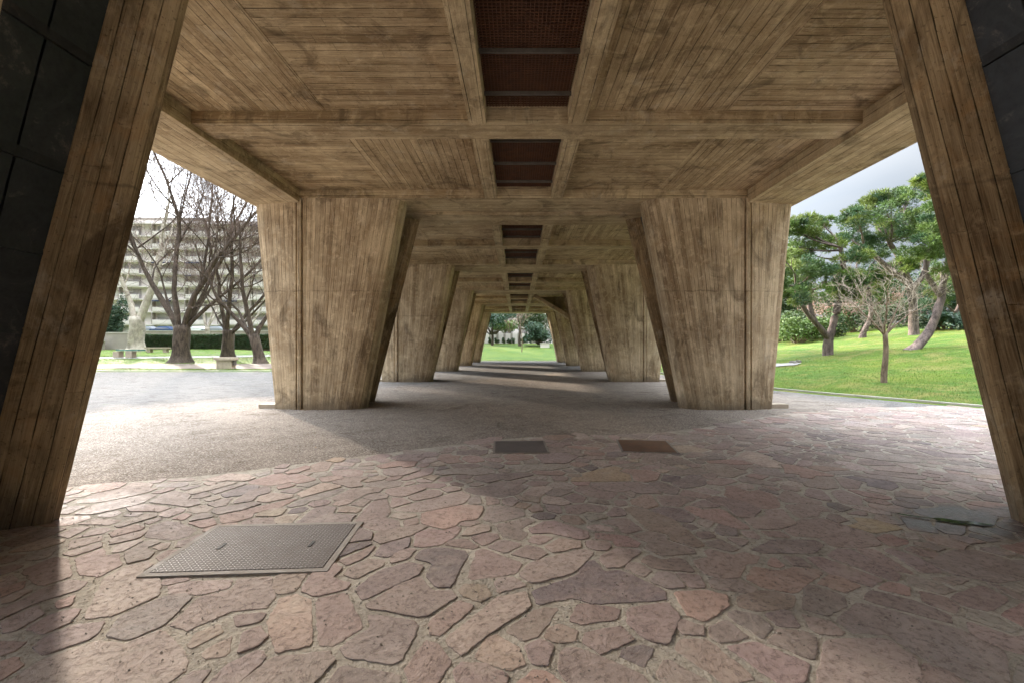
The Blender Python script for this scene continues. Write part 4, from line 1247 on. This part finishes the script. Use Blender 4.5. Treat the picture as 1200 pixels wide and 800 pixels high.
x = (597-606)/F*82; bare_tree((x, 82, h_far(x, 82)), 2.0, .16, [(-.5, 0, 4, .6), (.5, .1, 4.2, .6), (0, .3, 4.5, .6)], 705, 'pinkish bare tree behind the far wall', twig='twig_pink', depth=3, kidsn=(4, 5, 6), minr=.02, group='bare trees on the far lawn')
x = (638.5-606)/F*70
t = empty('utility_box', (x, 70, h_far(x, 70)), 0, 'low white concrete box on the far lawn by the right piers', 'utility box')
MB().box(-.7, .7, -.4, .4, -.1, .62).build('body', M['white_wall'], t); MB().box(-.78, .78, -.46, .46, .622, .72).build('lid', M['kerb'], t)

# ------------------------------------------------------------------ light and camera
SUN = Vector((-1.85, 2.0, 1.0)).normalized()
sl = bpy.data.lights.new('sun', 'SUN'); sl.energy = 2.7; sl.angle = math.radians(2.0); sl.color = (1.0, .90, .78)
so = bpy.data.objects.new('sun', sl); COL.objects.link(so); so.rotation_euler = SUN.to_track_quat('Z', 'Y').to_euler()
w = bpy.data.worlds.new('World'); scene.world = w; w.use_nodes = True
nt = w.node_tree; nt.nodes.clear()
out = nt.nodes.new('ShaderNodeOutputWorld'); bg = nt.nodes.new('ShaderNodeBackground')
sky = nt.nodes.new('ShaderNodeTexSky'); sky.sky_type = 'NISHITA'; sky.sun_disc = False
sky.sun_elevation = math.asin(SUN.z); sky.sun_rotation = math.atan2(SUN.x, SUN.y); sky.air_density = 1.0; sky.dust_density = 2.0; sky.ozone_density = 1.0
tc = nt.nodes.new('ShaderNodeTexCoord'); mp = nt.nodes.new('ShaderNodeMapping'); mp.inputs['Scale'].default_value = (1, 1, 2.6)
ns = nt.nodes.new('ShaderNodeTexNoise'); ns.inputs['Scale'].default_value = 2.1; ns.inputs['Detail'].default_value = 8; ns.inputs['Roughness'].default_value = .55; ns.inputs['Distortion'].default_value = .3
mr = nt.nodes.new('ShaderNodeMapRange'); mr.inputs['From Min'].default_value = .36; mr.inputs['From Max'].default_value = .62; mr.inputs['To Min'].default_value = .975; mr.inputs['To Max'].default_value = 1.0
ns2 = nt.nodes.new('ShaderNodeTexNoise'); ns2.inputs['Scale'].default_value = 3.6; ns2.inputs['Detail'].default_value = 6
L = nt.links.new
cr = nt.nodes.new('ShaderNodeMix'); cr.data_type = 'RGBA'; cr.inputs[6].default_value = (.58, .70, .86, 1); cr.inputs[7].default_value = (1.0, 1.02, 1.04, 1)
mx = nt.nodes.new('ShaderNodeMix'); mx.data_type = 'RGBA'
L = nt.links.new
L(tc.outputs['Generated'], mp.inputs[0]); L(mp.outputs[0], ns.inputs[0]); L(mp.outputs[0], ns2.inputs[0])
L(ns.outputs[0], mr.inputs['Value']); L(mr.outputs[0], mx.inputs[0]); L(ns2.outputs[0], cr.inputs[0])

def wm(op, a, b=None, c=None):
    o = nt.nodes.new('ShaderNodeMath'); o.operation = op
    for i, v in enumerate((a, b, c)):
        if v is None: continue
        if isinstance(v, bpy.types.NodeSocket): L(v, o.inputs[i])
        else: o.inputs[i].default_value = v
    return o.outputs[0]
sp = nt.nodes.new('ShaderNodeSeparateXYZ'); L(tc.outputs['Generated'], sp.inputs[0])
zen = wm('POWER', wm('MAXIMUM', sp.outputs[2], 0.0), 3.0)          # overcast: brighter overhead than low down
dt = nt.nodes.new('ShaderNodeVectorMath'); dt.operation = 'DOT_PRODUCT'; L(tc.outputs['Generated'], dt.inputs[0]); dt.inputs[1].default_value = SUN
glow = wm('POWER', wm('MAXIMUM', wm('MULTIPLY_ADD', dt.outputs['Value'], .5, .5), 0.0), 6.0)
bri = wm('ADD', wm('MULTIPLY_ADD', zen, 15.0, .30), wm('MULTIPLY', glow, 10.0))
vm = nt.nodes.new('ShaderNodeVectorMath'); vm.operation = 'SCALE'; L(cr.outputs[2], vm.inputs[0]); L(bri, vm.inputs['Scale'])
L(sky.outputs[0], mx.inputs[6]); L(vm.outputs[0], mx.inputs[7]); L(mx.outputs[2], bg.inputs[0]); L(bg.outputs[0], out.inputs[0])
bg.inputs[1].default_value = .15
scene.view_settings.view_transform = 'Standard'; scene.view_settings.look = 'None'; scene.view_settings.gamma = 1
scene.view_settings.exposure = 2.4
cam = bpy.data.cameras.new('camera'); co = bpy.data.objects.new('camera', cam); COL.objects.link(co); scene.camera = co
co.location = (0, 0, H); co.rotation_euler = (PI / 2, 0, 0)
cam.sensor_width = 36; cam.lens = F / 1200 * 36; cam.shift_x = -6 / 1200; cam.shift_y = 7 / 1200
cam.clip_start = .05; cam.clip_end = 5000
scene.cycles.use_denoising = True
scene.cycles.max_bounces = 6; scene.cycles.diffuse_bounces = 4; scene.cycles.glossy_bounces = 2; scene.cycles.transmission_bounces = 2; scene.cycles.use_adaptive_sampling = True; scene.cycles.adaptive_threshold = .03
try: scene.cycles.denoiser = 'OPENIMAGEDENOISE'
except Exception: pass
